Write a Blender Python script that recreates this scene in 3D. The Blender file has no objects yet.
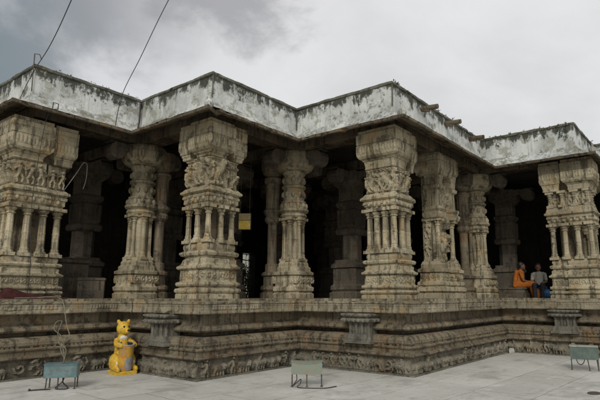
import bpy, bmesh, math, random
import numpy as np
from mathutils import Vector, Matrix, noise
R = math.radians
rng = random.Random(11)
nrng = np.random.RandomState(5)
sc = bpy.context.scene
C = sc.collection

# ------------------------------------------------------------------ render, world
sc.render.engine = 'CYCLES'
sc.cycles.use_denoising = True
sc.cycles.max_bounces = 8
sc.view_settings.view_transform = 'Standard'
sc.view_settings.look = 'None'
sc.view_settings.exposure = EXPO = 0.27
sc.view_settings.gamma = 1.0
sc.view_settings.use_curve_mapping = False

SUN_EL, SUN_AZ = 33.0, 208.0          # azimuth of the sun measured from +X towards +Y

# ------------------------------------------------------------------ node helpers
def newmat(name):
    m = bpy.data.materials.new(name); m.use_nodes = True
    nt = m.node_tree; nt.nodes.clear()
    out = nt.nodes.new('ShaderNodeOutputMaterial'); b = nt.nodes.new('ShaderNodeBsdfPrincipled')
    nt.links.new(b.outputs[0], out.inputs[0])
    return m, nt, b

class N:
    """tiny wrapper to wire nodes"""
    def __init__(s, nt): s.nt = nt
    def n(s, t, **kw):
        x = s.nt.nodes.new(t)
        for k, v in kw.items(): setattr(x, k, v)
        return x
    def set(s, sock, v):
        if isinstance(v, bpy.types.NodeSocket): s.nt.links.new(v, sock)
        elif hasattr(sock, 'default_value'):
            try: sock.default_value = v
            except Exception: sock.default_value = (*v, 1.0)
    def pos(s): return s.n('ShaderNodeNewGeometry').outputs['Position']
    def mapping(s, vec, scale=(1, 1, 1), loc=(0, 0, 0), rot=(0, 0, 0)):
        m = s.n('ShaderNodeMapping'); s.set(m.inputs['Vector'], vec)
        m.inputs['Scale'].default_value = scale; m.inputs['Location'].default_value = loc; m.inputs['Rotation'].default_value = rot
        return m.outputs[0]
    def noise(s, vec, scale, detail=4, rough=.6, dist=0.0):
        x = s.n('ShaderNodeTexNoise'); s.set(x.inputs['Vector'], vec)
        x.inputs['Scale'].default_value = scale; x.inputs['Detail'].default_value = detail
        x.inputs['Roughness'].default_value = rough; x.inputs['Distortion'].default_value = dist
        return x.outputs['Fac']
    def voro(s, vec, scale, feature='F1', rnd=1.0):
        x = s.n('ShaderNodeTexVoronoi', feature=feature); s.set(x.inputs['Vector'], vec); x.inputs['Scale'].default_value = scale
        x.inputs['Randomness'].default_value = rnd
        return x.outputs['Distance']
    def ramp(s, f, lo, hi, a=0.0, b=1.0):
        x = s.n('ShaderNodeMapRange'); x.clamp = True; x.interpolation_type = 'SMOOTHSTEP'
        s.set(x.inputs['Value'], f); x.inputs['From Min'].default_value = lo; x.inputs['From Max'].default_value = hi
        x.inputs['To Min'].default_value = a; x.inputs['To Max'].default_value = b
        return x.outputs['Result']
    def math(s, op, a, b=0.0, c=None):
        x = s.n('ShaderNodeMath', operation=op); s.set(x.inputs[0], a); s.set(x.inputs[1], b)
        if c is not None: s.set(x.inputs[2], c)
        return x.outputs[0]
    def mix(s, f, a, b, mode='MIX'):
        x = s.n('ShaderNodeMix', data_type='RGBA', blend_type=mode)
        s.set(x.inputs['Factor'], f); s.set(x.inputs['A'] if False else x.inputs[6], a); s.set(x.inputs[7], b)
        return x.outputs[2]
    def sep(s, v):
        x = s.n('ShaderNodeSeparateXYZ'); s.set(x.inputs[0], v); return x.outputs
    def bump(s, h, strength, dist, normal=None):
        x = s.n('ShaderNodeBump'); x.inputs['Strength'].default_value = strength; x.inputs['Distance'].default_value = dist
        s.set(x.inputs['Height'], h)
        if normal is not None: s.set(x.inputs['Normal'], normal)
        return x.outputs[0]

def rgb(*c): return (c[0], c[1], c[2], 1.0)

def stone_mat(name, base, light, dark, warm, streak=.55, bumpd=.012, carve=0.0, lichen=.35):
    m, nt, b = newmat(name); k = N(nt); P = k.pos()
    big = k.noise(P, 1.1, 5, .62)
    mid = k.noise(P, 6.0, 6, .68)
    fine = k.noise(P, 45.0, 4, .7)
    col = k.mix(k.ramp(big, .36, .66), rgb(*base), rgb(*light))
    col = k.mix(k.ramp(k.noise(k.mapping(P, loc=(7, 3, 1)), 2.2, 5, .6), .5, .72), col, rgb(*warm))
    st = k.noise(k.mapping(P, scale=(5.5, 5.5, .55)), 1.6, 5, .62, .4)
    col = k.mix(k.math('MULTIPLY', k.ramp(st, .49, .64), streak), col, rgb(*dark))
    blot = k.noise(k.mapping(P, loc=(2, 9, 4)), 3.4, 7, .72)
    col = k.mix(k.math('MULTIPLY', k.ramp(blot, .53, .63), .68), col, rgb(*dark))
    lic = k.noise(k.mapping(P, loc=(12, 5, 8)), 13, 5, .7)
    col = k.mix(k.math('MULTIPLY', k.ramp(lic, .60, .70), lichen), col, rgb(light[0]*1.25, light[1]*1.28, light[2]*1.25))
    g = k.ramp(fine, .3, .75, .72, 1.22)
    gm = k.n('ShaderNodeCombineColor'); [k.set(gm.inputs[i], g) for i in range(3)]
    col = k.mix(1.0, col, gm.outputs[0], 'MULTIPLY')
    px, py, pz = k.sep(P); cv = k.n('ShaderNodeCombineXYZ')
    k.set(cv.inputs[0], k.math('ADD', px, k.math('MULTIPLY', py, .93))); k.set(cv.inputs[1], k.math('ADD', pz, k.math('MULTIPLY', big, .03)))
    bk = k.n('ShaderNodeTexBrick'); k.set(bk.inputs['Vector'], cv.outputs[0]); bk.offset = .37; bk.squash = 1.4; bk.squash_frequency = 2
    bk.inputs['Scale'].default_value = 1.0; bk.inputs['Brick Width'].default_value = .83; bk.inputs['Row Height'].default_value = .33
    bk.inputs['Mortar Size'].default_value = .004; bk.inputs['Mortar Smooth'].default_value = .3
    bk.inputs['Color1'].default_value = rgb(.74, .73, .70); bk.inputs['Color2'].default_value = rgb(1.16, 1.14, 1.10); bk.inputs['Mortar'].default_value = rgb(.45, .43, .40)
    col = k.mix(.85, col, bk.outputs['Color'], 'MULTIPLY')
    k.set(b.inputs['Base Color'], col)
    k.set(b.inputs['Roughness'], k.ramp(mid, .3, .7, .72, .95))
    b.inputs['Specular IOR Level'].default_value = .25
    h = k.math('ADD', k.math('MULTIPLY', mid, .9), k.math('MULTIPLY', fine, .35))
    nrm = k.bump(h, .9, bumpd)
    if carve > 0:
        v = k.voro(k.mapping(P, scale=(1, 1, 1)), 17, 'SMOOTH_F1')
        nrm = k.bump(k.math('ADD', v, k.math('MULTIPLY', k.noise(P, 22, 2, .5), .6)), carve, .035, nrm)
    k.set(b.inputs['Normal'], nrm)
    return m

M = {}
M['stone'] = stone_mat('pale_granite', (.275, .240, .162), (.455, .405, .290), (.052, .044, .031), (.37, .275, .15), streak=.72)
M['stone_ledge'] = stone_mat('worn_ledge_granite', (.205, .182, .13), (.33, .295, .215), (.05, .045, .035), (.28, .205, .115), streak=.7)
M['stone_carved'] = stone_mat('carved_granite', (.275, .240, .162), (.455, .405, .290), (.055, .047, .034), (.37, .275, .15), carve=.25)
M['stone_dark'] = stone_mat('weathered_granite', (.150, .126, .088), (.235, .20, .14), (.036, .031, .025), (.20, .135, .075), streak=.7)
M['stone_frieze'] = stone_mat('grey_frieze_granite', (.165, .15, .115), (.26, .24, .19), (.038, .035, .03), (.19, .15, .10), streak=.35, carve=.15)
M['stone_grey'] = stone_mat('grey_schist', (.125, .12, .10), (.21, .20, .165), (.045, .043, .038), (.15, .13, .10), carve=.35)
M['stone_inner'] = stone_mat('dark_granite', (.105, .09, .07), (.16, .138, .108), (.04, .035, .029), (.125, .095, .062), carve=.25)  # darker granite for inner pillars, brackets and fittings
M['stone_soffit'] = stone_mat('dark_shaded_slab', (.10, .08, .057), (.16, .13, .09), (.02, .018, .015), (.18, .115, .06), streak=.7)  # eave shade put into this dark slab colour; beams and spouts share it
M['stone_black'] = stone_mat('near_black_stone', (.03, .027, .023), (.05, .045, .037), (.012, .011, .010), (.035, .028, .02))  # near-black stone for the ceiling and hall walls

def whitewash_mat(name, ztop, zspan, amount=1.0, drips=0.0):
    m, nt, b = newmat(name); k = N(nt); P = k.pos(); z = k.sep(P)[2]
    big = k.noise(P, 1.3, 5, .6)
    col = k.mix(k.ramp(big, .35, .65), rgb(.43, .45, .43), rgb(.61, .63, .605))
    # bare plaster where the wash has worn off
    worn = k.noise(k.mapping(P, loc=(3, 1, 5)), 2.6, 8, .72)
    col = k.mix(k.math('MULTIPLY', k.ramp(worn, .50, .60), .75), col, rgb(.27, .26, .21))
    # thin run-off streaks
    st = k.noise(k.mapping(P, scale=(9, 9, .45)), 1.5, 5, .6, .25)
    col = k.mix(k.math('MULTIPLY', k.ramp(st, .50, .72), .42), col, rgb(.20, .205, .18))
    # black mould growing down from the coping in tongues of uneven length
    st2 = k.noise(k.mapping(P, scale=(2.9, 2.9, .75), loc=(4, 4, 4)), 1.7, 8, .74, .5)
    blot = k.noise(k.mapping(P, loc=(1, 8, 2)), 5.0, 7, .75)
    hgt = k.ramp(z, ztop - zspan, ztop, -0.56, .06)
    f = k.math('ADD', hgt, k.math('ADD', k.math('MULTIPLY', st2, 1.0), k.math('MULTIPLY', blot, .75)))
    col = k.mix(k.math('MULTIPLY', k.ramp(f, .775, .90), .93 * amount), col, rgb(.040, .042, .032))
    low = k.noise(k.mapping(P, loc=(9, 2, 6)), 3.1, 7, .75)
    col = k.mix(k.math('MULTIPLY', k.ramp(low, .55, .63), .8), col, rgb(.075, .07, .052))
    if drips:
        dr = k.noise(k.mapping(P, scale=(7, 7, .5), loc=(6, 1, 3)), 1.8, 6, .68, .3)
        pt = k.noise(k.mapping(P, loc=(2, 5, 7)), .9, 4, .6)
        f2 = k.math('MULTIPLY', k.ramp(k.math('ADD', dr, k.math('MULTIPLY', k.math('SUBTRACT', pt, .5), .7)), .42, .62), drips)
        col = k.mix(f2, col, rgb(.15, .14, .11))
    k.set(b.inputs['Base Color'], col)
    b.inputs['Roughness'].default_value = .92; b.inputs['Specular IOR Level'].default_value = .2
    h = k.math('ADD', k.noise(P, 7, 7, .65), k.math('MULTIPLY', k.noise(P, 60, 3, .6), .25))
    k.set(b.inputs['Normal'], k.bump(h, .7, .03))
    return m
M['whitewash'] = whitewash_mat('mouldy_whitewash', 6.36, .95)
M['whitewash_eave'] = whitewash_mat('stained_whitewash', 7.2, 1.9, .8, .72)
M['coping'] = stone_mat('mossy_coping', (.10, .10, .078), (.20, .20, .165), (.03, .032, .024), (.12, .11, .07), streak=.3)

def ground_mat():
    m, nt, b = newmat('worn_stone_paving'); k = N(nt); P = k.pos()
    Pd = k.n('ShaderNodeVectorMath', operation='ADD'); k.set(Pd.inputs[0], P)
    nz = k.n('ShaderNodeTexNoise'); k.set(nz.inputs['Vector'], P); nz.inputs['Scale'].default_value = 2.5
    sm = k.n('ShaderNodeVectorMath', operation='SCALE'); k.set(sm.inputs[0], nz.outputs['Color']); sm.inputs['Scale'].default_value = .05
    k.set(Pd.inputs[1], sm.outputs[0])
    br = k.n('ShaderNodeTexBrick'); k.set(br.inputs['Vector'], k.mapping(Pd.outputs[0], rot=(0, 0, R(3))))
    br.offset = .42; br.squash = 1.35; br.squash_frequency = 3
    br.inputs['Scale'].default_value = 1.0; br.inputs['Brick Width'].default_value = 1.55; br.inputs['Row Height'].default_value = .95
    br.inputs['Mortar Size'].default_value = .012; br.inputs['Mortar Smooth'].default_value = .6; br.inputs['Bias'].default_value = 0
    br.inputs['Color1'].default_value = rgb(.43, .42, .38); br.inputs['Color2'].default_value = rgb(.53, .52, .475); br.inputs['Mortar'].default_value = rgb(.25, .236, .20)
    col = br.outputs['Color']
    big = k.noise(P, .45, 6, .65)
    col = k.mix(k.math('MULTIPLY', k.ramp(big, .4, .62), .8), col, rgb(.57, .56, .515))
    st = k.noise(k.mapping(P, loc=(5, 2, 0)), 1.1, 8, .72)
    col = k.mix(k.math('MULTIPLY', k.ramp(st, .50, .66), .50), col, rgb(.27, .265, .24))
    sp = k.noise(P, 7, 7, .72)
    col = k.mix(k.math('MULTIPLY', k.ramp(sp, .54, .68), .45), col, rgb(.25, .235, .20))
    gr = k.noise(P, 38, 5, .75)
    col = k.mix(k.math('MULTIPLY', k.ramp(gr, .52, .70), .4), col, rgb(.22, .21, .185))
    wh = k.noise(k.mapping(P, loc=(8, 1, 0)), 2.0, 7, .7)
    col = k.mix(k.math('MULTIPLY', k.ramp(wh, .56, .68), .6), col, rgb(.66, .655, .63))
    sl = k.noise(k.mapping(P, loc=(2, 7, 0)), 3.2, 6, .65)
    col = k.mix(k.math('MULTIPLY', k.ramp(sl, .62, .70), .45), col, rgb(.30, .25, .19))
    k.set(b.inputs['Base Color'], col); k.set(b.inputs['Roughness'], k.ramp(st, .4, .65, .85, .55))
    b.inputs['Specular IOR Level'].default_value = .35
    h = k.math('ADD', k.math('MULTIPLY', br.outputs['Fac'], -.6), k.math('MULTIPLY', k.noise(P, 14, 6, .65), .5))
    k.set(b.inputs['Normal'], k.bump(h, .55, .02))
    return m
M['ground'] = ground_mat()

def paint_mat(name, base, second, rust=(.16, .08, .04), rough=.5, scale=7, amount=.5, spec=.4, metal=0.0, obj=False):
    m, nt, b = newmat(name); k = N(nt)
    P = k.n('ShaderNodeTexCoord').outputs['Object'] if obj else k.pos()
    a = k.noise(P, scale, 6, .65)
    col = k.mix(k.ramp(a, .42, .62), rgb(*base), rgb(*second))
    r = k.noise(k.mapping(P, loc=(3, 3, 3)), scale * 1.7, 8, .75)
    col = k.mix(k.math('MULTIPLY', k.ramp(r, .50, .60), amount), col, rgb(*rust))
    k.set(b.inputs['Base Color'], col); b.inputs['Roughness'].default_value = rough
    b.inputs['Specular IOR Level'].default_value = spec; b.inputs['Metallic'].default_value = metal
    k.set(b.inputs['Normal'], k.bump(k.noise(P, scale * 9, 4, .6), .35, .006))
    return m
M['teal'] = paint_mat('faded_teal_paint', (.085, .15, .16), (.125, .20, .20), rust=(.12, .095, .07), amount=.6)
M['faded_green'] = paint_mat('sunbleached_green_paint', (.20, .22, .17), (.15, .235, .21), rust=(.27, .17, .09), amount=.85, scale=4.5)
M['dark_green'] = paint_mat('dull_green_paint', (.075, .115, .10), (.105, .145, .12), rust=(.10, .07, .045), amount=.3)
M['box_top'] = paint_mat('bleached_lid_paint', (.30, .31, .27), (.40, .40, .35), rust=(.20, .15, .10), amount=.45)
M['iron'] = paint_mat('rusty_iron', (.055, .05, .045), (.09, .075, .06), rust=(.14, .07, .04), amount=.6, rough=.7)
M['cable'] = paint_mat('black_rubber', (.022, .022, .024), (.035, .034, .034), amount=.2, rough=.6)
M['cable_tan'] = paint_mat('dusty_cable', (.20, .18, .12), (.14, .15, .11), rust=(.06, .055, .045), amount=.5, rough=.7)
M['pale_metal'] = paint_mat('galvanised_pipe', (.22, .21, .19), (.30, .29, .27), rust=(.14, .11, .08), amount=.5, rough=.5)
M['yellow'] = paint_mat('peeling_yellow_paint', (.56, .33, .022), (.60, .42, .05), rust=(.30, .17, .05), amount=.7, rough=.6, scale=9)
M['yellow_barrel'] = paint_mat('orange_yellow_paint', (.54, .31, .025), (.46, .20, .03), rust=(.24, .25, .24), amount=.85, rough=.6, scale=8)
M['grey_paint'] = paint_mat('grey_paint_patch', (.23, .25, .26), (.30, .31, .31), amount=.4)
M['cream'] = paint_mat('dirty_cream_paint', (.62, .60, .52), (.72, .70, .62), rust=(.45, .30, .08), amount=.4)
M['black'] = paint_mat('black_hollow', (.012, .012, .012), (.02, .019, .018), amount=.1, rough=.8)
M['maroon'] = paint_mat('maroon_cloth', (.045, .016, .016), (.07, .026, .024), rust=(.03, .015, .014), amount=.4, rough=.95, spec=.1, scale=12)
M['sari'] = paint_mat('orange_sari_cloth', (.34, .10, .018), (.41, .145, .028), rust=(.24, .065, .016), amount=.4, rough=.85, spec=.15, scale=14)
M['blouse'] = paint_mat('dark_red_cloth', (.12, .02, .02), (.16, .032, .03), amount=.2, rough=.9, spec=.1)
M['shirt'] = paint_mat('pale_checked_shirt', (.42, .42, .36), (.30, .30, .27), rust=(.20, .22, .22), amount=.5, rough=.9, spec=.1, scale=22)
M['trousers'] = paint_mat('dark_trousers', (.022, .026, .038), (.035, .04, .055), amount=.1, rough=.9, spec=.1)
M['bluebag'] = paint_mat('blue_bag_fabric', (.02, .09, .22), (.03, .13, .28), rust=(.012, .05, .12), amount=.3, rough=.5)
M['skin'] = paint_mat('brown_skin', (.17, .085, .05), (.20, .105, .065), rust=(.15, .075, .045), amount=.3, rough=.55, spec=.3)
M['hair'] = paint_mat('black_hair', (.012, .010, .009), (.02, .017, .014), amount=.05, rough=.5, spec=.4)
M['sign_yellow'] = paint_mat('yellow_signboard_paint', (.72, .50, .07), (.80, .62, .16), rust=(.40, .26, .06), amount=.4, rough=.4)
M['sign_grey'] = paint_mat('grey_signboard_paint', (.36, .29, .13), (.44, .36, .18), rust=(.2, .15, .08), amount=.3, rough=.5)
M['leaf'] = paint_mat('green_leaf', (.045, .075, .022), (.075, .10, .03), rust=(.09, .085, .03), amount=.4, rough=.7, scale=9)
M['bark'] = paint_mat('brown_bark', (.09, .065, .045), (.12, .09, .06), amount=.3, rough=.9)

# ------------------------------------------------------------------ mesh helpers
class MB:
    def __init__(s): s.v = []; s.f = []; s.m = []; s.mi = 0
    def add(s, verts, faces):
        o = len(s.v); s.v.extend([tuple(map(float, p)) for p in verts]); s.f.extend([tuple(i + o for i in f) for f in faces])
        s.m.extend([s.mi] * len(faces)); return s
    def box(s, x0, x1, y0, y1, z0, z1):
        return s.add([(x0, y0, z0), (x1, y0, z0), (x1, y1, z0), (x0, y1, z0), (x0, y0, z1), (x1, y0, z1), (x1, y1, z1), (x0, y1, z1)],
                     [(3, 2, 1, 0), (4, 5, 6, 7), (0, 1, 5, 4), (1, 2, 6, 5), (2, 3, 7, 6), (3, 0, 4, 7)])
    def lathe(s, prof, n=12, c=(0, 0), rot=0.0, sq=None, cap=True):
        vs = []; fs = []
        for r, z in prof:
            for i in range(n):
                a = rot + 2 * math.pi * i / n
                vs.append((c[0] + r * math.cos(a), c[1] + r * math.sin(a), z))
        for j in range(len(prof) - 1):
            for i in range(n):
                fs.append((j*n+i, j*n+(i+1) % n, (j+1)*n+(i+1) % n, (j+1)*n+i))
        if cap:
            fs.append(tuple(reversed(range(n)))); fs.append(tuple((len(prof)-1)*n+i for i in range(n)))
        return s.add(vs, fs)
    def tube(s, pts, r, n=6, taper=None):
        pts = [Vector(p) for p in pts]; vs = []; fs = []
        up = Vector((0, 0, 1)); prev = None
        for i, p in enumerate(pts):
            d = (pts[min(i+1, len(pts)-1)] - pts[max(i-1, 0)]).normalized()
            a = d.cross(up if abs(d.z) < .95 else Vector((1, 0, 0))).normalized()
            if prev is not None and a.dot(prev) < 0: a = -a
            prev = a; b = d.cross(a)
            rr = r if taper is None else r + (taper - r) * i / (len(pts) - 1)
            for k in range(n):
                t = 2 * math.pi * k / n; vs.append(p + a * (rr * math.cos(t)) + b * (rr * math.sin(t)))
        for i in range(len(pts) - 1):
            for k in range(n): fs.append((i*n+k, i*n+(k+1) % n, (i+1)*n+(k+1) % n, (i+1)*n+k))
        fs.append(tuple(reversed(range(n)))); fs.append(tuple((len(pts)-1)*n+k for k in range(n)))
        return s.add(vs, fs)
    def sphere(s, c, r, sx=1, sy=1, sz=1, n=14, m=9, rot=None):
        vs = []; fs = []
        for j in range(1, m):
            t = math.pi * j / m
            for i in range(n):
                a = 2 * math.pi * i / n
                q = Vector((r*sx*math.sin(t)*math.cos(a), r*sy*math.sin(t)*math.sin(a), r*sz*math.cos(t)))
                if rot is not None: q = rot @ q
                vs.append(Vector(c) + q)
        q1, q2 = Vector((0, 0, r*sz)), Vector((0, 0, -r*sz))
        if rot is not None: q1, q2 = rot @ q1, rot @ q2
        top = len(vs); vs += [Vector(c) + q1, Vector(c) + q2]
        for j in range(m - 2):
            for i in range(n): fs.append((j*n+i, (j+1)*n+i, (j+1)*n+(i+1) % n, j*n+(i+1) % n))
        for i in range(n):
            fs.append((top, i, (i+1) % n)); fs.append((top+1, (m-2)*n+(i+1) % n, (m-2)*n+i))
        return s.add(vs, fs)
    def capsule(s, p, q, r0, r1, n=12):
        p, q = Vector(p), Vector(q)
        s.sphere(p, r0, n=n, m=8); s.sphere(q, r1, n=n, m=8)
        return s.tube([p, q], r0, n, taper=r1)
    def build(s, name, mat, parent=None, smooth=False, bevel=0.0, loc=None, rotz=None, fixn=False):
        me = bpy.data.meshes.new(name); me.from_pydata(s.v, [], s.f)
        mats = mat if isinstance(mat, (list, tuple)) else [mat]
        for q in mats: me.materials.append(q)
        if len(mats) > 1: me.polygons.foreach_set('material_index', s.m)
        if smooth: me.polygons.foreach_set('use_smooth', [True] * len(me.polygons))
        me.update()
        if fixn:
            bm = bmesh.new(); bm.from_mesh(me); bmesh.ops.recalc_face_normals(bm, faces=bm.faces); bm.to_mesh(me); bm.free()
        o = bpy.data.objects.new(name, me); C.objects.link(o)
        if parent is not None: o.parent = parent
        if loc is not None: o.location = loc
        if rotz is not None: o.rotation_euler = (0, 0, rotz)
        if bevel > 0:
            bv = o.modifiers.new('edge wear', 'BEVEL'); bv.width = bevel; bv.segments = 2; bv.limit_method = 'ANGLE'; bv.angle_limit = R(35)
        return o

def empty(name, loc=(0, 0, 0), rotz=0.0, parent=None):
    o = bpy.data.objects.new(name, None); o.empty_display_size = .2; C.objects.link(o); o.location = loc; o.rotation_euler = (0, 0, rotz)
    if parent is not None: o.parent = parent
    return o
def tag(o, label=None, cat=None, group=None, kind=None):
    for k, v in (('label', label), ('category', cat), ('group', group), ('kind', kind)):
        if v: o[k] = v
    return o
def copy_tree(o, parent=None):
    c = o.copy(); C.objects.link(c); c.parent = parent
    for ch in list(o.children): copy_tree(ch, c)
    return c

def mitres(poly):
    n = len(poly); out = []
    for i in range(n):
        p0, p1, p2 = Vector(poly[i-1]), Vector(poly[i]), Vector(poly[(i+1) % n])
        d1, d2 = (p1-p0).normalized(), (p2-p1).normalized()
        n1, n2 = Vector((d1.y, -d1.x)), Vector((d2.y, -d2.x))
        m = n1 + n2; out.append(m / max(m.dot(n1), .2))
    return out

def sweep(mb, poly, prof, fine=None, step=.12, jit=0.0, joint=None, blockoff=0.0, cap0=True, cap1=True, seed=0, chips=0.0, jointdep=.014):
    """mitred ring sweep of prof [(offset, z)] round a counter-clockwise polygon; fine = set of edge indices that get subdivided / worn"""
    n = len(poly); ms = mitres(poly); pts = []; rr = random.Random(seed)
    for i in range(n):
        a, b = Vector(poly[i]), Vector(poly[(i+1) % n]); ma, mb_ = ms[i], ms[(i+1) % n]; L = (b-a).length
        ts = [(0.0, 0.0, 0.0)]
        if fine is None or i in fine:
            if step and L > step:
                k = int(L / step)
                ts += [(j / k, 0.0, None) for j in range(1, k)]
            if joint:
                s = rr.uniform(.3, 1) * joint
                while s < L - .15:
                    for d, dep in ((-.016, 0.0), (0.0, 1.0), (.016, 0.0)): ts.append(((s + d) / L, dep, None))
                    s += joint * rr.uniform(.65, 1.35)
            ts.sort(key=lambda q: q[0])
        blk = rr.uniform(-1, 1)
        for t, dep, _ in ts:
            if dep: blk = rr.uniform(-1, 1)
            pts.append((a.lerp(b, t), ma.lerp(mb_, t), dep, 0.0 if t == 0 else blk, (fine is None or i in fine)))
    vs = []; fs = []; m = len(pts)
    for off, z in prof:
        for p, mi, dep, blk, fi in pts:
            o, zz = off, z
            if fi and jit:
                q = Vector((p.x * 3.1 + seed, p.y * 3.1, z * 6.0))
                o += jit * noise.noise(q) + jit * .6 * noise.noise(q * 3.7); zz += jit * .7 * noise.noise(q + Vector((9, 4, 2)))
                o += blockoff * blk - dep * jointdep
                if chips:
                    c = noise.noise(Vector((p.x * 5.3 + seed * 3, p.y * 5.3, z * 7.0)))
                    if c > .42: o -= chips * (c - .42) * 3
            w = p + mi * o; vs.append((w.x, w.y, zz))
    for j in range(len(prof) - 1):
        for i in range(m): fs.append((j*m+i, j*m+(i+1) % m, (j+1)*m+(i+1) % m, (j+1)*m+i))
    if cap0: fs.append(tuple(reversed(range(m))))
    if cap1: fs.append(tuple((len(prof)-1)*m+i for i in range(m)))
    return mb.add(vs, fs)

# ---- relief panels: a height field laid on a wall face, its figures put together from rounded strokes
def strokes_height(U, Z, caps):
    H = np.zeros_like(U)
    for (u0, z0, u1, z1, r0, r1, hh) in caps:
        r = max(r0, r1)
        mask = (U > min(u0, u1) - r) & (U < max(u0, u1) + r) & (Z > min(z0, z1) - r) & (Z < max(z0, z1) + r)
        if not mask.any(): continue
        u, z = U[mask], Z[mask]; du, dz = u1 - u0, z1 - z0; L2 = du*du + dz*dz + 1e-9
        t = np.clip(((u-u0)*du + (z-z0)*dz) / L2, 0, 1)
        d = np.hypot(u-u0-t*du, z-z0-t*dz) / (r0 + (r1-r0)*t)
        h = np.sqrt(np.clip(1 - d*d, 0, 1)) * hh
        H[mask] = np.maximum(H[mask], h)
    return H

def relief(mb, origin, ud, nd, W, Hh, hfun, depth, res=.014):
    nu, nz = max(3, int(W / res)), max(3, int(Hh / res))
    u = np.linspace(0, W, nu); z = np.linspace(0, Hh, nz); U, Z = np.meshgrid(u, z)
    H = hfun(U, Z) * depth
    H[0, :] = H[-1, :] = 0; H[:, 0] = H[:, -1] = 0
    ox, oy, oz = origin
    X = ox + U*ud[0] + H*nd[0]; Y = oy + U*ud[1] + H*nd[1]; ZZ = oz + Z
    vs = np.stack([X.ravel(), Y.ravel(), ZZ.ravel()], 1)
    idx = np.arange(nu*nz).reshape(nz, nu)
    a, b, c, d = idx[:-1, :-1].ravel(), idx[:-1, 1:].ravel(), idx[1:, 1:].ravel(), idx[1:, :-1].ravel()
    cross = ud[0]*nd[1]*0 + (ud[1]*1*nd[0] - ud[0]*1*nd[1])        # (ud x z) . nd
    fs = np.stack([a, b, c, d], 1) if cross > 0 else np.stack([a, d, c, b], 1)
    return mb.add(vs.tolist(), fs.tolist())

def elephant(u, s, d, z0=0.0):
    """elephant in profile walking towards d"""
    f = lambda x: u + d*x*s
    j = lambda a: a * rng.uniform(.9, 1.1)
    c = [(f(-.08), z0+.17*s, f(.07), z0+.18*s, j(.095)*s, .085*s, 1.0), (f(.17), z0+.215*s, f(.19), z0+.20*s, .07*s, .06*s, 1.05),
         (f(.23), z0+.19*s, f(.255), z0+.09*s, .035*s, .025*s, .9), (f(.255), z0+.09*s, f(.29), z0+.045*s, .024*s, .02*s, .8),
         (f(.12), z0+.22*s, f(.12), z0+.15*s, .042*s, .03*s, 1.2)]
    for x in (-.13, -.06, .04, .11):
        c.append((f(x), z0+.14*s, f(x + rng.uniform(-.02, .02)), z0+.02*s, .034*s, .03*s, .85))
    c.append((f(-.17), z0+.2*s, f(-.195), z0+.1*s, .013*s, .01*s, .6))
    if rng.random() < .6:   # rider
        c += [(f(0), z0+.27*s, f(0), z0+.33*s, .032*s, .028*s, .9), (f(.0), z0+.375*s, f(.0), z0+.38*s, .027*s, .027*s, .95)]
    return c
def figure(u, s, z0=0.0, d=1):
    """standing or dancing figure"""
    f = lambda x: u + d*x*s
    sw = rng.uniform(-.03, .03)
    return [(f(0), z0+.2*s, f(sw), z0+.30*s, .042*s, .05*s, 1), (f(sw), z0+.385*s, f(sw), z0+.39*s, .037*s, .037*s, 1.1),
            (f(-.01), z0+.19*s, f(-.05), z0+.10*s, .03*s, .025*s, .9), (f(-.05), z0+.1*s, f(-.03), z0+.01*s, .023*s, .022*s, .8),
            (f(.01), z0+.19*s, f(.06), z0+.10*s, .03*s, .025*s, .9), (f(.06), z0+.1*s, f(.05), z0+.01*s, .023*s, .022*s, .8),
            (f(.04), z0+.3*s, f(.10), z0+.25*s, .02*s, .018*s, .8), (f(.10), z0+.25*s, f(.11), z0+rng.choice([.16, .35])*s, .018*s, .015*s, .7),
            (f(-.04), z0+.3*s, f(-.10), z0+.26*s, .02*s, .018*s, .8), (f(-.10), z0+.26*s, f(-.12), z0+rng.choice([.18, .36])*s, .018*s, .015*s, .7)]
def yali(u, s, z0, d):
    """rearing lion-like beast"""
    f = lambda x: u + d*x*s; Zz = lambda z: z0 + z*s
    return [(f(-.10), Zz(.14), f(.05), Zz(.30), .085*s, .075*s, 1), (f(.09), Zz(.385), f(.12), Zz(.39), .07*s, .055*s, 1.2), (f(.15), Zz(.37), f(.19), Zz(.35), .04*s, .03*s, 1.1),
            (f(.05), Zz(.38), f(.03), Zz(.44), .035*s, .02*s, 1), (f(-.12), Zz(.12), f(-.06), Zz(.02), .045*s, .03*s, .95), (f(-.06), Zz(.02), f(0), Zz(.015), .025*s, .02*s, .8),
            (f(-.04), Zz(.14), f(.04), Zz(.03), .04*s, .028*s, .9), (f(.07), Zz(.28), f(.16), Zz(.24), .035*s, .028*s, .95), (f(.16), Zz(.24), f(.18), Zz(.16), .026*s, .02*s, .8),
            (f(.06), Zz(.30), f(.17), Zz(.31), .03*s, .025*s, .9), (f(-.17), Zz(.13), f(-.21), Zz(.25), .022*s, .018*s, .8), (f(-.21), Zz(.25), f(-.15), Zz(.36), .018*s, .022*s, .8),
            (f(-.03), Zz(.30), f(-.09), Zz(.36), .03*s, .018*s, .7)]
def scroll(u, z, r, h=.7):
    out = []; a0 = rng.uniform(0, 6.28); pr = None
    for i in range(9):
        a = a0 + i * .75; q = r * (1 - i / 11.0)
        p = (u + q * math.cos(a), z + q * math.sin(a))
        if pr: out.append((*pr, *p, r * .26, r * .24, h))
        pr = p
    return out

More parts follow.
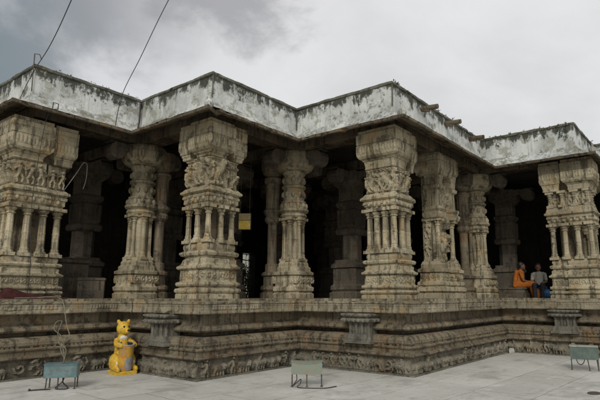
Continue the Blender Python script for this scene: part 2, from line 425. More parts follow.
def frieze_caps(L, H):
    caps = []; u = .06; d = rng.choice([-1, 1]); s0 = H / .40
    while u < L - .1:
        r = rng.random()
        if r < .55:
            s = s0 * rng.uniform(.86, 1.02); caps += elephant(u + .2*s, s, d); u += .53 * s
        elif r < .8:
            caps += figure(u + .09*s0, s0 * rng.uniform(.85, .98), 0, d); u += .27 * s0
        elif r < .93:
            caps += yali(u + .2*s0, s0 * .86, .01, d); u += .5 * s0
        else:
            caps += scroll(u + .12*s0, H * .5, H * .32); u += .3 * s0
        if rng.random() < .18: d = -d
        if rng.random() < .15: caps += scroll(u - .05*s0, H * rng.uniform(.7, .85), H * .12, .6)
    caps = [tuple(c) for c in caps if 0.02 < c[0] < L - .02]
    return caps
def frieze_h(caps, seed):
    def f(U, Z):
        H = strokes_height(U, Z, caps)
        w = np.sin(U*97 + 3*np.sin(Z*61 + seed)) * np.sin(Z*83 + 2*np.sin(U*47))
        return np.clip(H + .10 * w * (.4 + H), -.15, 1.3)
    return f
def panel_caps(W, H, kind):
    caps = []
    if kind == 'yali':
        n = max(1, int(round(W / (H * .78)))); w = W / n
        for i in range(n):
            d = 1 if i < n / 2 else -1
            q = min(H / .455, w / .36)
            caps += yali((i + .5) * w, q, .01, d if rng.random() < .8 else -d)
            if H - q * .45 > .08:
                for t in (.2, .5, .8): caps += scroll((i + t) * w, H - (H - q * .45) * .5, min(.4 * (H - q * .45), w * .16), .8)
            caps += figure((i + .06) * w, H / .62, H * .02, 1)
        caps += [(u_, H * .975, u_ + W / 14, H * .96, .014, .014, .6) for u_ in np.linspace(0, W * .95, 14)]
    elif kind == 'figures':
        n = max(1, int(round(W / (H * .42)))); w = W / n
        for i in range(n): caps += figure((i + .5) * w, min(H / .44, w / .2), .01, rng.choice([-1, 1]))
    elif kind == 'scroll':
        n = max(1, int(round(W / (H * .85)))); w = W / n
        for i in range(n):
            caps += scroll((i + .5) * w, H * .5, min(H, w) * .38, .9)
            caps.append((i * w, H*.15, i * w, H*.85, H*.07, H*.1, .8))
    return caps
def flute_h(W, H, period, gap=0.0, band=True):
    n = max(2, int(round(W / period))); p = W / n; ph = [rng.random() for _ in range(n + 1)]
    def f(U, Z):
        k = np.clip((U / p).astype(int), 0, n); amp = np.take(np.array([1.0 if q > gap else .25 for q in ph]), k)
        h = amp * np.abs(np.sin(np.pi * U / p)) ** .6
        if band: h = h * np.where((Z > H*.14) & (Z < H*.86), 1.0, .35)
        return h
    return f

# ------------------------------------------------------------------ measurements (X, Y run along the two wall directions; the camera stands at 0,0,1.5)
GA = [1.60, 4.305, 6.862, 9.689, 12.367, 15.289, 18.05, 20.9]
GB = [0.05, 2.75, 5.379, 8.21, 10.909, 13.60, 16.3]
ZF, ZEAVE, ZTOP, ZCEIL = 1.453, 5.20, 6.355, 5.56
BACKB, BACKA = 16.75, 21.6
OUT = [(1.60, 17.2), (1.60, 13.6), (4.305, 13.6), (4.305, 10.909), (6.862, 10.909), (6.862, 8.21), (9.689, 8.21), (9.689, 5.379),
       (15.289, 5.379), (15.289, 2.75), (18.05, 2.75), (18.05, .05), (22.0, .05), (22.0, 17.2)]
FINE = set(range(1, 11))
ED = [(OUT[i], OUT[(i+1) % len(OUT)]) for i in range(len(OUT))]

hall = tag(empty('temple_hall', (10, 8, 0)), 'old carved granite pillared temple hall with mouldy whitewashed parapet above a moulded plinth', 'temple')
def part(o):
    """keep world placement while parenting under the hall"""
    o.location = (o.location.x - 10, o.location.y - 8, o.location.z); o.parent = hall; return o

# ------------------------------------------------------------------ ground
g = MB(); g.add([(-90, -90, 0), (160, -90, 0), (160, 160, 0), (-90, 160, 0)], [(0, 1, 2, 3)])
tag(g.build('courtyard_pavement', M['ground']), kind='structure')

# ------------------------------------------------------------------ plinth
pl = MB()
sweep(pl, OUT, [(.513, -.02), (.513, .362)], FINE, .2, .004, cap1=False, seed=1)
sweep(pl, OUT, [(.50, .355), (.635, .358), (.645, .375), (.64, .405), (.585, .425), (.58, .49), (.615, .505), (.625, .53), (.60, .555), (.48, .558)], FINE, .11, .008, 1.25, .006, cap0=False, cap1=False, seed=2, chips=.05)
sweep(pl, OUT, [(.48, .545), (.575, .565), (.60, .60), (.592, .64), (.565, .685), (.525, .72), (.48, .742), (.18, .747)], FINE, .11, .007, 1.5, .006, cap0=False, cap1=False, seed=3, chips=.05)
sweep(pl, OUT, [(.20, .74), (.20, .815), (.40, .82), (.475, .835), (.505, .865), (.50, .905), (.455, .94), (.40, .958), (.375, .975), (.372, .99), (.36, 1.0), (.355, 1.10), (.365, 1.12), (.365, 1.19)], FINE, .11, .006, 1.35, .005, cap0=False, cap1=False, seed=4, chips=.04)
sweep(pl, OUT, [(.40, 1.17), (.40, ZF)], None, 0, 0, cap0=False, cap1=True, seed=5)
for i in FINE:        # row of small teeth cut on the lower moulding
    a, b = Vector(ED[i][0]), Vector(ED[i][1]); L = (b - a).length; d = (b - a).normalized(); nn = Vector((d.y, -d.x))
    s = -.55
    while s < L + .5:
        w = .05
        if rng.random() < .82:
            p = a + d * s + nn * .55; q = p + d * w + nn * rng.uniform(.035, .05)
            pl.box(min(p.x, q.x), max(p.x, q.x), min(p.y, q.y), max(p.y, q.y), 0.553, .585)
        s += .085
plinth = part(pl.build('plinth', M['stone_dark'], loc=(0, 0, 0)))
ft = MB(); sweep(ft, OUT, [(.40, -.02), (.665, -.02), (.66, .022), (.645, .028), (.40, .03)], FINE, .15, .012, 1.1, .01, cap0=False, cap1=False, seed=31)
ft.build('footing', M['stone_grey'], plinth)
ld = MB()
sweep(ld, OUT, [(.38, 1.165), (.605, 1.168), (.625, 1.185), (.625, 1.225), (.612, 1.235), (.612, 1.35), (.63, 1.36), (.63, 1.395), (.60, 1.405), (.56, 1.41), (.35, 1.412)], FINE, .1, .007, 1.1, .010, cap0=False, cap1=False, seed=6, chips=.07)
for i in FINE:        # comb-cut bands on the ledge face, stone by stone
    a, b = Vector(ED[i][0]), Vector(ED[i][1]); L = (b - a).length; d = (b - a).normalized(); nn = Vector((d.y, -d.x))
    s = -.35
    while s < L - .2:
        w = min(rng.uniform(.5, 1.1), L + .3 - s)
        if rng.random() < .62 and w > .25:
            p = a + d * (s + .03) + nn * .6125
            relief(ld, (p.x, p.y, 1.243), (d.x, d.y), (nn.x, nn.y), w - .06, .10, flute_h(w, .10, rng.choice([.045, .06, .075]), .15, False), .016, .013)
        s += w
for i in FINE:        # broken row of lotus-bud blocks along the top edge, small teeth on the moulding below
    a, b = Vector(ED[i][0]), Vector(ED[i][1]); L = (b - a).length; d = (b - a).normalized(); nn = Vector((d.y, -d.x))
    s = -.5
    while s < L + .5:
        w = rng.uniform(.10, .20)
        if rng.random() < .8 and s + w < L + .55:
            p = a + d * s + nn * rng.uniform(.50, .54); q = p + d * w + nn * .07
            ld.box(min(p.x, q.x), max(p.x, q.x), min(p.y, q.y), max(p.y, q.y), 1.405, 1.405 + rng.uniform(.035, .058))
        s += w + rng.uniform(.02, .12)
ledge = ld.build('ledge_course', M['stone_ledge'], plinth)
for i in FINE:
    a, b = Vector(ED[i][0]), Vector(ED[i][1]); d = (b - a).normalized(); nn = Vector((d.y, -d.x))
    m0, m1 = mitres(OUT)[i], mitres(OUT)[(i+1) % len(OUT)]
    p0, p1 = a + m0 * .515, b + m1 * .515; L = (p1 - p0).length
    fb = MB(); relief(fb, (p0.x, p0.y, .02), (d.x, d.y), (nn.x, nn.y), L, .335, frieze_h(frieze_caps(L, .335), i), .115, .0115)
    fb.build('elephant_frieze', M['stone_frieze'], plinth, smooth=True)

# small pilaster shrines standing against the plinth, one in the middle of each left-facing wall
def pilaster(i, t):
    a, b = Vector(ED[i][0]), Vector(ED[i][1]); d = (b - a).normalized(); nn = Vector((d.y, -d.x)); c = a.lerp(b, t)
    rot = math.atan2(nn.y, nn.x) + math.pi / 2          # local -Y points outwards
    base = c + nn * .42
    m = MB()
    W = .27
    sq = lambda w, y0, y1: [(-w, y0), (w, y0), (w, y1), (-w, y1)]
    sweep(m, sq(W, -.26, .1), [(.06, .56), (.06, .60), (.035, .62), (.02, .68), (0, .74)], step=0)
    m.box(-W + .03, W - .03, -.20, .1, .73, .99)
    for x in (-.215, -.07, .075, .22):
        m.lathe([(.052, .70), (.052, .74), (.036, .76), (.034, .93), (.05, .95), (.052, .985)], 8, (x, -.215), R(22.5))
    o = m.build('wall_pilaster', M['stone_grey'], plinth, loc=(base.x, base.y, 0), rotz=rot)
    k = MB()
    sweep(k, sq(W, -.26, .1), [(0, .975), (.03, .985), (.085, 1.0), (.10, 1.03), (.07, 1.06), (.03, 1.065), (.06, 1.085), (.10, 1.12), (.10, 1.15), (.02, 1.16)], step=.05, jit=.012)
    for x in (-.27, -.16, -.05, .06, .17, .28):
        k.sphere((x, -.34, 1.02), .048, 1, .8, .8, 8, 6)
        k.sphere((x + .05, -.35, 1.125), .04, 1, .7, .8, 8, 6)
    for y in (-.2, -.05):
        for sx in (-1, 1): k.sphere((sx * .355, y, 1.02), .045, .8, 1, .8, 8, 6)
    k.build('cushion_capital', M['stone_grey'], o)
for i in (2, 4, 6, 8): pilaster(i, .80)

# ------------------------------------------------------------------ pillars
def plan_L(core, wa, wb, s=.06):
    c0 = -core * .62; c1 = core * .38; w = c1 - .06
    return [(c0, c0), (c1, c0), (c1, c0 + s), (c1 + wa, c0 + s), (c1 + wa, w), (w, w), (w, c1 + wb), (c0 + s, c1 + wb), (c0 + s, c1), (c0, c1)]

def colonnette_mb(z0, z1, r=.05, n=8):
    h = z1 - z0; m = MB()
    k = r * 1.45
    m.box(-k, k, -k, k, z0, z0 + .07)
    m.lathe([(r*1.35, z0+.065), (r*1.35, z0+.10), (r*1.0, z0+.12), (r*1.05, z0+.16), (r*.88, z0+.18), (r*.84, z0+h*.45), (r*.90, z0+h*.46), (r*.90, z0+h*.48), (r*.84, z0+h*.49),
             (r*.76, z1-.20), (r*1.05, z1-.185), (r*1.05, z1-.165), (r*.8, z1-.15), (r*1.3, z1-.10), (r*1.35, z1-.07), (r*1.0, z1-.055)], n, (0, 0), R(22.5))
    m.box(-k*1.15, k*1.15, -k*1.15, k*1.15, z1 - .06, z1 + .01)
    return m

def face_panels(pl_, off, z0, H, kinds, depth, res=.013, mat='stone_carved', name='relief_panel', faces=None, parent=None):
    """relief panels on the outward (-X and -Y) faces of the plan"""
    n = len(pl_); ms = mitres(pl_)
    for i in range(n):
        a, b = Vector(pl_[i]), Vector(pl_[(i+1) % n]); d = (b - a).normalized(); nn = Vector((d.y, -d.x))
        if nn.x > .5 or nn.y > .5: continue
        p0, p1 = a + ms[i] * off, b + ms[(i+1) % n] * off; L = (p1 - p0).length
        if L < .12: continue
        m = MB(); kd = kinds[i % len(kinds)]
        hf = flute_h(L, H, kd) if isinstance(kd, float) else frieze_h(panel_caps(L, H, kd), i)
        p = p0 + nn * .0025
        relief(m, (p.x, p.y, z0), (d.x, d.y), (nn.x, nn.y), L, H, hf, depth, res)
        m.build(name, M[mat], parent, smooth=True)

def corner_pillar(x, y, core, wa, wb, z, cols, style, label=None):
    """z: dict of heights; cols: colonnette spots on the plan"""
    P = plan_L(core, wa, wb); zb, zc, ze, zp, zq, zk = z['base'], z['col'], z['ent'], z['pan'], z['pan1'], z['cap']
    inner = [(-core*.02, -core*.02), (core*.38 + wa*.6, -core*.02), (core*.38 + wa*.6, core*.3), (core*.3, core*.3), (core*.3, core*.38 + wb*.6), (-core*.02, core*.38 + wb*.6)]
    m = MB(); sweep(m, inner, [(0, zb - .06), (0, zc + .06)], step=0)
    root = part(m.build('carved_pillar', M['stone_dark'], loc=(x, y, 0)))
    if label: root['label'] = label
    s = (zb - 1.45) / 1.17; Zs = lambda v: 1.45 + (v - 1.45) * s
    bm_ = MB()
    sweep(bm_, P, [(.125, ZF - .03), (.125, Zs(1.54)), (.10, Zs(1.555)), (.13, Zs(1.58)), (.145, Zs(1.615)), (.13, Zs(1.66)), (.075, Zs(1.675)), (.075, Zs(1.70)), (.115, Zs(1.715)), (.13, Zs(1.75)), (.12, Zs(1.79)), (.07, Zs(1.81)),
                   (.065, Zs(1.83)), (.062, Zs(2.05)), (.10, Zs(2.06)), (.125, Zs(2.085)), (.125, Zs(2.125)), (.085, Zs(2.15)), (.055, Zs(2.19)), (.06, Zs(2.27)), (.03, Zs(2.30)), (.03, Zs(2.33)), (.085, Zs(2.35)), (.10, Zs(2.40)), (.085, Zs(2.43)), (.02, Zs(2.46)),
                   (.035, Zs(2.52)), (.035, Zs(2.58)), (.01, zb)], step=.09, jit=.007, seed=int(x*10), chips=.03)
    base = bm_.build('pillar_base', M['stone'], root)
    face_panels(P, .062, Zs(1.835), Zs(2.05) - Zs(1.835) - .01, ['scroll', 'figures', 'scroll'], .035, parent=base, name='carved_band')
    cm = colonnette_mb(zb - .005, zc, .082 if core > .61 else .070)
    first = None
    for (cx, cy) in cols:
        if first is None:
            first = o = cm.build('colonnette', M['stone'], root)
        else:
            o = first.copy(); C.objects.link(o); o.parent = root
        o.location = (cx, cy, 0); o.scale = (1, 1, 1)
    en = MB()
    sweep(en, P, [(.0, zc), (.03, zc + .02), (.035, zc + .05), (.06, zc + .07), (.06, ze - .10), (.085, ze - .08), (.085, ze - .03), (.06, ze - .01), (.10, ze + .015), (.125, ze + .03), (.125, ze + .075), (.09, ze + .10), (.05, zp - .01), (.03, zp)], step=.09, jit=.006, seed=int(x*7), chips=.03)
    for q in range(len(P)):      # rounded drops under the cornice
        a, b = Vector(P[q]), Vector(P[(q+1) % len(P)]); d = (b-a).normalized(); nn = Vector((d.y, -d.x)); L = (b-a).length
        if nn.x > .5 or nn.y > .5 or L < .1: continue
        k = max(1, int(L / .13))
        for t in range(k):
            c = a + d * (L * (t + .5) / k) + nn * .075
            en.sphere((c.x, c.y, (zc + ze) / 2), .045, 1, 1, 1.15, 8, 6)
    ent = en.build('entablature', M['stone'], root)
    def blocks(off):
        c0, c1 = -core*.62, core*.38; gp = .035
        xa, yb = (c1 - gp - off if wa > .12 else c1), (c1 - gp - off if wb > .12 else c1)
        q = [[(c0, c0), (xa, c0), (xa, yb), (c0, yb)]]
        if wa > .12: q.append([(c1 + gp + off, c0 + .06), (c1 + wa, c0 + .06), (c1 + wa, c1 - .06), (c1 + gp + off, c1 - .06)])
        if wb > .12: q.append([(c0 + .06, c1 + gp + off), (c1 - .06, c1 + gp + off), (c1 - .06, c1 + wb), (c0 + .06, c1 + wb)])
        return q
    pn = MB()
    for i_, q in enumerate(blocks(.02)): sweep(pn, q, [(.02, zp - .01 - .002*i_), (.02, zq + .02 + .002*i_)], step=0)
    sweep(pn, inner, [(.1, zp - .012), (.1, zq + .025)], step=0)
    if style == 'niches':
        pn = MB(); sweep(pn, P, [(-.04, zp - .01), (-.04, zq + .02)], step=0)
    pb = pn.build('figure_block', M['stone_dark'], root)
    if style == 'niches':
        sm = colonnette_mb(zp - .01, zq + .01, .066); f2 = None
        for (cx, cy) in cols:
            if f2 is None: f2 = o = sm.build('colonnette', M['stone'], pb)
            else: o = f2.copy(); C.objects.link(o); o.parent = pb
            o.location = (cx, cy, 0)
        face_panels(P, -.038, zp + .03, zq - zp - .05, ['figures'], .05, parent=pb)
    else:
        [face_panels(q, .022, zp + .005, zq - zp - .01, ['yali', 'figures', 'figures', 'yali'] if style == 'yali' else ['figures', 'yali', 'figures', 'figures'], .10, .010, parent=pb) for q in blocks(.02)]
    c0 = -core * .62; c1 = core * .38; top = z['top']
    def cap_part(poly, k_, nm, par_, zlo):
        m = MB()
        sweep(m, poly, [(.01*k_, zlo), (.05*k_, zq + .015), (.065*k_, zq + .035), (.05*k_, zq + .06), (.075*k_, zk - .06), (.10*k_, zk - .045), (.10*k_, zk - .02), (.15*k_, zk), (.19*k_, zk + .05), (.20*k_, zk + .10), (.20*k_, zk + .30), (.185*k_, zk + .32), (.20*k_, zk + .34), (.20*k_, top - .09), (.17*k_, top - .07), (.17*k_, top)], step=.09, jit=.006, seed=int(x*3), chips=.03)
        o = m.build(nm, M['stone'], par_)
        face_panels(poly, .2005*k_, zk + .115, .19, [.075, .06, .09], .022, .011, parent=o, name='fluted_face', mat='stone')
        return o
    ka, kb = (c1 - .19 if wa > .08 else c1 - .02), (c1 - .19 if wb > .08 else c1 - .02)
    cap = cap_part([(c0, c0), (ka, c0), (ka, kb), (c0, kb)], 1.0, 'capital', root, zq)
    g = c1 + .135
    if wa > .08: cap_part([(g, c0 - .02), (c1 + wa + .08, c0 - .02), (c1 + wa + .08, c1), (g, c1)], .5, 'capital', root, zq + .003)
    if wb > .08: cap_part([(c0 - .02, g), (c1, g), (c1, c1 + wb + .08), (c0 - .02, c1 + wb + .08)], .5, 'capital', root, zq + .006)
    bk = MB(); sweep(bk, [(c0 + .12, c0 + .12), (c1 + wa - .1, c0 + .12), (c1 + wa - .1, c1), (c1, c1), (c1, c1 + wb - .1), (c0 + .12, c1 + wb - .1)], [(0, zq + .01), (0, top - .012)], step=0)
    bk.build('capital_core', M['stone_dark'], root)
    return root

def col_spots(core, wa, wb, na, nb):
    c0 = -core * .62 + .035; c1a = core*.38 + wa - .04; c1b = core*.38 + wb - .04
    pts = [(c0, c0)]
    for i in range(1, na): pts.append((c0 + (c1a - c0) * i / (na - 1), c0 + (.05 if i == na - 1 else 0)))
    for i in range(1, nb): pts.append((c0 + (.05 if i == nb - 1 else 0), c0 + (c1b - c0) * i / (nb - 1)))
    return pts

corner_pillar(4.305 + .25, 10.909 + .47, .64, .38, .34, dict(base=2.30, col=3.33, ent=3.60, pan=3.75, pan1=4.25, cap=4.44, top=5.12), col_spots(.64, .38, .34, 4, 4), 'figures')
corner_pillar(6.862 + .42, 8.21 + .42, .52, .26, .26, dict(base=2.62, col=3.42, ent=3.68, pan=3.84, pan1=4.46, cap=4.60, top=5.26), col_spots(.52, .26, .26, 3, 3), 'yali')
corner_pillar(9.689 + .483, 5.379 + .483, .66, .125, .06, dict(base=2.44, col=3.43, ent=3.62, pan=3.79, pan1=4.34, cap=4.60, top=5.26), col_spots(.66, .125, .06, 3, 4), 'yali')
corner_pillar(15.289 + .42, 2.75 + .18, .62, .28, .42, dict(base=2.50, col=3.48, ent=3.72, pan=3.96, pan1=4.40, cap=4.62, top=5.26), col_spots(.62, .28, .42, 3, 4), 'niches')
corner_pillar(18.05 + .42, .05 + .42, .56, .24, .24, dict(base=2.44, col=3.43, ent=3.62, pan=3.79, pan1=4.34, cap=4.60, top=5.26), col_spots(.56, .24, .24, 3, 3), 'figures')
corner_pillar(1.60 + .42, 13.6 + .42, .56, .24, .24, dict(base=2.44, col=3.43, ent=3.62, pan=3.79, pan1=4.34, cap=4.60, top=5.26), col_spots(.56, .24, .24, 3, 3), 'figures')

def corbel_mb(reach=.78, z1=5.24, w=.17, r=.21, r0=.12):
    """scroll bracket: a slab ending in a roll, built along +X"""
    m = MB(); pts = [(r0, z1), (reach, z1)]
    cz = z1 - r; cx = reach - r
    for i in range(9):
        a = R(70 - i * 32); pts.append((cx + r * math.cos(a), cz + r * math.sin(a)))
    pts += [(cx - r*.85, cz + r*.15), (r0 + .2, z1 - r*1.15), (r0, z1 - r*1.7)]
    n = len(pts); vs = [(x, -w, z) for x, z in pts] + [(x, w, z) for x, z in pts]
    fs = [tuple(range(n)), tuple(reversed(range(n, 2*n)))] + [(i, n+i, n+(i+1) % n, (i+1) % n) for i in range(n)]
    m.add(vs, fs)
    return m
corbel_me = None
def add_corbels(root, mat, dirs, z=5.24, reach=.78):
    for a in dirs:
        corbel_mb(reach, z).build('scroll_bracket', mat, root, rotz=R(a), fixn=True, bevel=.012)

def oct_sq(w):     # square plan with cut corners
    c = w * .62
    return [(-c, -w), (c, -w), (w, -c), (w, c), (c, w), (-c, w), (-w, c), (-w, -c)]

def round_pillar(x, y, mat, side=None, panels=True):
    """pillar of the re-entrant corners: moulded foot, clustered shaft, bell, carved drum, mushroom capital"""
    m = MB(); m.lathe([(.20, 2.30), (.20, 3.6)], 12)
    root = part(m.build('round_pillar', M[mat], loc=(x, y, 0)))
    b = MB()
    sweep(b, oct_sq(.40), [(.06, ZF - .03), (.07, 1.56), (.02, 1.60), (.06, 1.64), (.07, 1.72), (.01, 1.76), (.0, 1.80), (.0, 2.02), (.05, 2.04), (.06, 2.10), (-.02, 2.14), (-.02, 2.22), (-.07, 2.26), (-.07, 2.33), (-.12, 2.40), (-.14, 2.44)], step=.12, jit=.008, seed=int(x), chips=.03)
    bb = b.build('pillar_base', M[mat], root)
    if panels: face_panels([(-.36, -.40), (.36, -.40), (.36, .40), (-.36, .40)], .003, 1.82, .19, ['scroll', 'figures'], .04, .016, mat='stone_carved' if mat == 'stone' else mat, name='carved_band', parent=bb)
    cm = colonnette_mb(2.39, 3.52, .062); f = None
    for i in range(6):
        a = R(60 * i + 20)
        if f is None: f = o = cm.build('colonnette', M[mat], root)
        else: o = f.copy(); C.objects.link(o); o.parent = root
        o.location = (.245 * math.cos(a), .245 * math.sin(a), 0)
    d = MB()
    d.lathe([(.24, 3.51), (.32, 3.53), (.36, 3.58), (.33, 3.64), (.40, 3.70), (.40, 3.75), (.34, 3.79), (.30, 3.90), (.33, 3.93), (.33, 3.97), (.28, 3.99), (.275, 4.30), (.32, 4.33), (.32, 4.38), (.27, 4.42), (.265, 4.66), (.30, 4.70), (.31, 4.76), (.24, 4.80)], 16)
    for z, r, n in ((3.84, .33, 12), (4.15, .285, 10), (4.54, .275, 10)):
        for i in range(n):
            a = 2*math.pi*i/n; d.sphere((r*math.cos(a), r*math.sin(a), z), .055, 1, 1, 1.5, 8, 6)
    d.build('carved_drum', M['stone_carved'] if mat == 'stone' else M[mat], root)
    c = MB()
    c.lathe([(.23, 4.76), (.40, 4.79), (.50, 4.86), (.555, 4.96), (.575, 5.06), (.575, 5.11), (.55, 5.12), (.565, 5.15), (.555, 5.22), (.53, 5.27)], 20)
    c.build('capital', M[mat], root, smooth=False)
    if side:
        sx, sy = side
        s = MB(); s.lathe([(.30, ZF - .03), (.30, 1.58), (.24, 1.62), (.29, 1.68), (.29, 1.75), (.22, 1.79), (.22, 2.0), (.27, 2.04), (.27, 2.1), (.18, 2.15), (.18, 2.32), (.13, 2.36), (.125, 3.4), (.20, 3.48), (.22, 3.56), (.18, 3.62), (.25, 3.72), (.25, 3.78), (.19, 3.82), (.19, 4.5), (.24, 4.56), (.24, 4.66), (.16, 4.7), (.28, 4.8), (.33, 4.95), (.33, 5.2)], 14, (sx, sy))
        s.build('side_shaft', M['stone_dark'], root)
    return root

C1 = round_pillar(6.862 + .52, 10.909 + .52, 'stone', (.50, -.10)); add_corbels(C1, M['stone_inner'], (90, 0, 180), reach=1.05)
C2 = round_pillar(9.689 + .52, 8.21 + .52, 'stone', (-.15, .62)); add_corbels(C2, M['stone_inner'], (90, 0, 180, 270), reach=1.05)
C3 = round_pillar(15.289 + .48, 5.379 + .48, 'stone', (-.62, .2)); add_corbels(C3, M['stone_inner'], (90, 0, 180, 270), reach=1.0)
C0 = round_pillar(4.305 + .52, 13.6 + .52, 'stone'); C4 = round_pillar(18.05 + .5, 2.75 + .5, 'stone')

# the broad twin-shafted pillar halfway along the long wall
def twin_pillar(x, y):
    rect = lambda a0, a1, b0, b1: [(a0, b0), (a1, b0), (a1, b1), (a0, b1)]
    P = [(-.62, -.30), (-.12, -.30), (-.12, -.16), (.18, -.16), (.18, -.34), (.62, -.34), (.62, .28), (-.62, .28)]
    m = MB(); sweep(m, rect(-.46, .44, -.02, .24), [(0, 2.2), (0, 4.9)], step=0)
    root = part(m.build('twin_shaft_pillar', M['stone_dark'], loc=(x, y, 0)))
    root['label'] = 'broad twin shafted pillar with tall rearing beast relief'
    b = MB()
    sweep(b, P, [(.07, ZF-.03), (.07, 1.56), (.03, 1.59), (.08, 1.63), (.08, 1.72), (.02, 1.75), (.06, 1.79), (.06, 1.86), (.01, 1.89), (.0, 2.1), (.05, 2.12), (.05, 2.19), (-.02, 2.23), (-.02, 2.32), (-.05, 2.40)], step=.09, jit=.007, seed=77, chips=.03)
    bb = b.build('pillar_base', M['stone'], root)
    face_panels(P, .002, 1.90, .19, ['figures', 'scroll'], .04, .015, parent=bb, name='carved_band')
    cm = colonnette_mb(2.38, 3.52, .075)
    for i, (cx, cy) in enumerate(((-.42, -.17), (.40, -.20), (-.42, .10), (.45, .12))):
        f = cm.build('colonnette', M['stone'], root) if i == 0 else f.copy()
        if i: C.objects.link(f); f.parent = root
        f.location = (cx, cy, 0)
    for cx, cy in ((-.40, -.12), (.40, -.14)):
        e = MB()
        sweep(e, [(cx-.15, cy-.15), (cx+.15, cy-.15), (cx+.15, cy+.2), (cx-.15, cy+.2)], [(-.02, 3.5), (.05, 3.54), (.08, 3.6), (.08, 3.66), (.03, 3.7), (.07, 3.76), (.07, 3.82), (-.01, 3.86), (-.02, 4.28), (.04, 4.32), (.05, 4.4), (0, 4.44), (.03, 4.72)], step=.09, jit=.008, seed=int(cx*50), chips=.03)
        e.build('shaft_head', M['stone'], root)
    rl = MB(); W, H = .86, 2.25
    caps = yali(.43, 2.05, 1.05, 1) + yali(.40, 1.7, .02, 1) + figure(.66, 1.0, .9, 1) + scroll(.2, 1.95, .14) + scroll(.68, 2.0, .14) + scroll(.16, 1.0, .12)
    relief(rl, (-.45, -.024, 2.4), (1, 0), (0, -1), W, H, frieze_h(caps, 3), .20, .016)
    rl.build('relief_panel', M['stone_carved'], root, smooth=True)
    r2 = MB(); relief(r2, (-.464, .235, 2.42), (0, -1), (-1, 0), .24, 2.2, frieze_h(panel_caps(.24, .5, 'figures') + figure(.12, 1.1, .6) + figure(.12, 1.1, 1.2) + figure(.12, 1.1, 1.75), 4), .08, .016)
    r2.build('relief_panel', M['stone_carved'], root, smooth=True)
    c = MB()
    Q = [(-.62, -.32), (.50, -.32), (.50, -.24), (.60, -.24), (.60, -.14), (.68, -.14), (.68, .26), (-.62, .26)]
    sweep(c, Q, [(-.02, 4.68), (.03, 4.71), (.03, 4.76), (.06, 4.80), (.08, 4.86), (.08, 5.04), (.06, 5.06), (.08, 5.08), (.08, 5.2), (.05, 5.22), (.05, 5.26)], step=.09, jit=.007, seed=5, chips=.03)
    c.build('capital', M['stone'], root)
    return root
TW = twin_pillar(12.367 + .50, 5.379 + .46); add_corbels(TW, M['stone_dark'], (90,), reach=1.15)

# rows of plainer pillars inside the dark hall: one is built, the others are copies of it and of its parts
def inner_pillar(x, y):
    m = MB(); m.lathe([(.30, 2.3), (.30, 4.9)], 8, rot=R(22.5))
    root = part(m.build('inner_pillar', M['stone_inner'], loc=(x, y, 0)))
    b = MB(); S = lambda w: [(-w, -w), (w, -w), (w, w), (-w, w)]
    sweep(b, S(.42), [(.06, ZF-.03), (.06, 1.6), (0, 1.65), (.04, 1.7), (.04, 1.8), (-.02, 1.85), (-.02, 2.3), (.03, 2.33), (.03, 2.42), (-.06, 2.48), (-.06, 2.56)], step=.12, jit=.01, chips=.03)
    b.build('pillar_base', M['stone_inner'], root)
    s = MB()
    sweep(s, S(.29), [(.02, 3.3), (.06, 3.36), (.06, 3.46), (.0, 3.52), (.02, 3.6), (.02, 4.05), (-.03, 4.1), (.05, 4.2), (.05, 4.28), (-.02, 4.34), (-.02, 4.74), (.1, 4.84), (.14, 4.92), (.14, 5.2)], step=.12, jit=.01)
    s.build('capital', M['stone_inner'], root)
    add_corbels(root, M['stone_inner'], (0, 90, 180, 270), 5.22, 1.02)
    return root
def inside(a, b):
    if a > 19 or b > 15: return False
    lim = {4.305: 13.6, 6.862: 10.909, 9.689: 8.21, 12.367: 5.379, 15.289: 5.379, 18.05: 2.75}
    return a in lim and b > lim[a] + .1 and not (a == 15.289 and b < 5.4)
ip = None
for a in GA:
    for b in GB:
        if not inside(a, b): continue
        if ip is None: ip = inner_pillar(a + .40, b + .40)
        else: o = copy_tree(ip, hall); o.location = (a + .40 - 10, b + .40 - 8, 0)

# ------------------------------------------------------------------ roof
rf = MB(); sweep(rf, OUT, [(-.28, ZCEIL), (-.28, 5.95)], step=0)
roof = part(rf.build('roof', M['stone_black']))
pp = MB()
sweep(pp, OUT, [(-.02, 5.50), (.02, 5.55), (.005, 5.66), (0, 5.8), (0, 6.27)], FINE, .13, .012, cap0=False, cap1=False, seed=21, chips=.02)
sweep(pp, OUT, [(-.27, 6.29), (-.27, 5.9)], None, 0, cap0=False, cap1=False)
par = pp.build('parapet', M['whitewash'], roof)
cpn = MB()
sweep(cpn, OUT, [(-.29, 6.26), (.012, 6.262), (.032, 6.275), (.032, 6.325), (.012, 6.34), (-.10, ZTOP), (-.27, ZTOP - .01), (-.29, 6.33)], FINE, .07, .018, cap0=False, cap1=False, seed=22, chips=.08)
cpn.build('coping', M['coping'], roof)
ev = MB()
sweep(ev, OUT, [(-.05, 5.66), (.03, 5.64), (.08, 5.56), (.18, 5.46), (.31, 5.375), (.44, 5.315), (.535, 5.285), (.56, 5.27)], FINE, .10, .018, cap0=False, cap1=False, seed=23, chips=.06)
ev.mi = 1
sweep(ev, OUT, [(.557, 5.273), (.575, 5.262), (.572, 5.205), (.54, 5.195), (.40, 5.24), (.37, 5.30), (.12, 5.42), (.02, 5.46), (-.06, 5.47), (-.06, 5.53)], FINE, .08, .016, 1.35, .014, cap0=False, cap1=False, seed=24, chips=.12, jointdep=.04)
eave = ev.build('eave', [M['whitewash_eave'], M['stone_soffit']], roof)

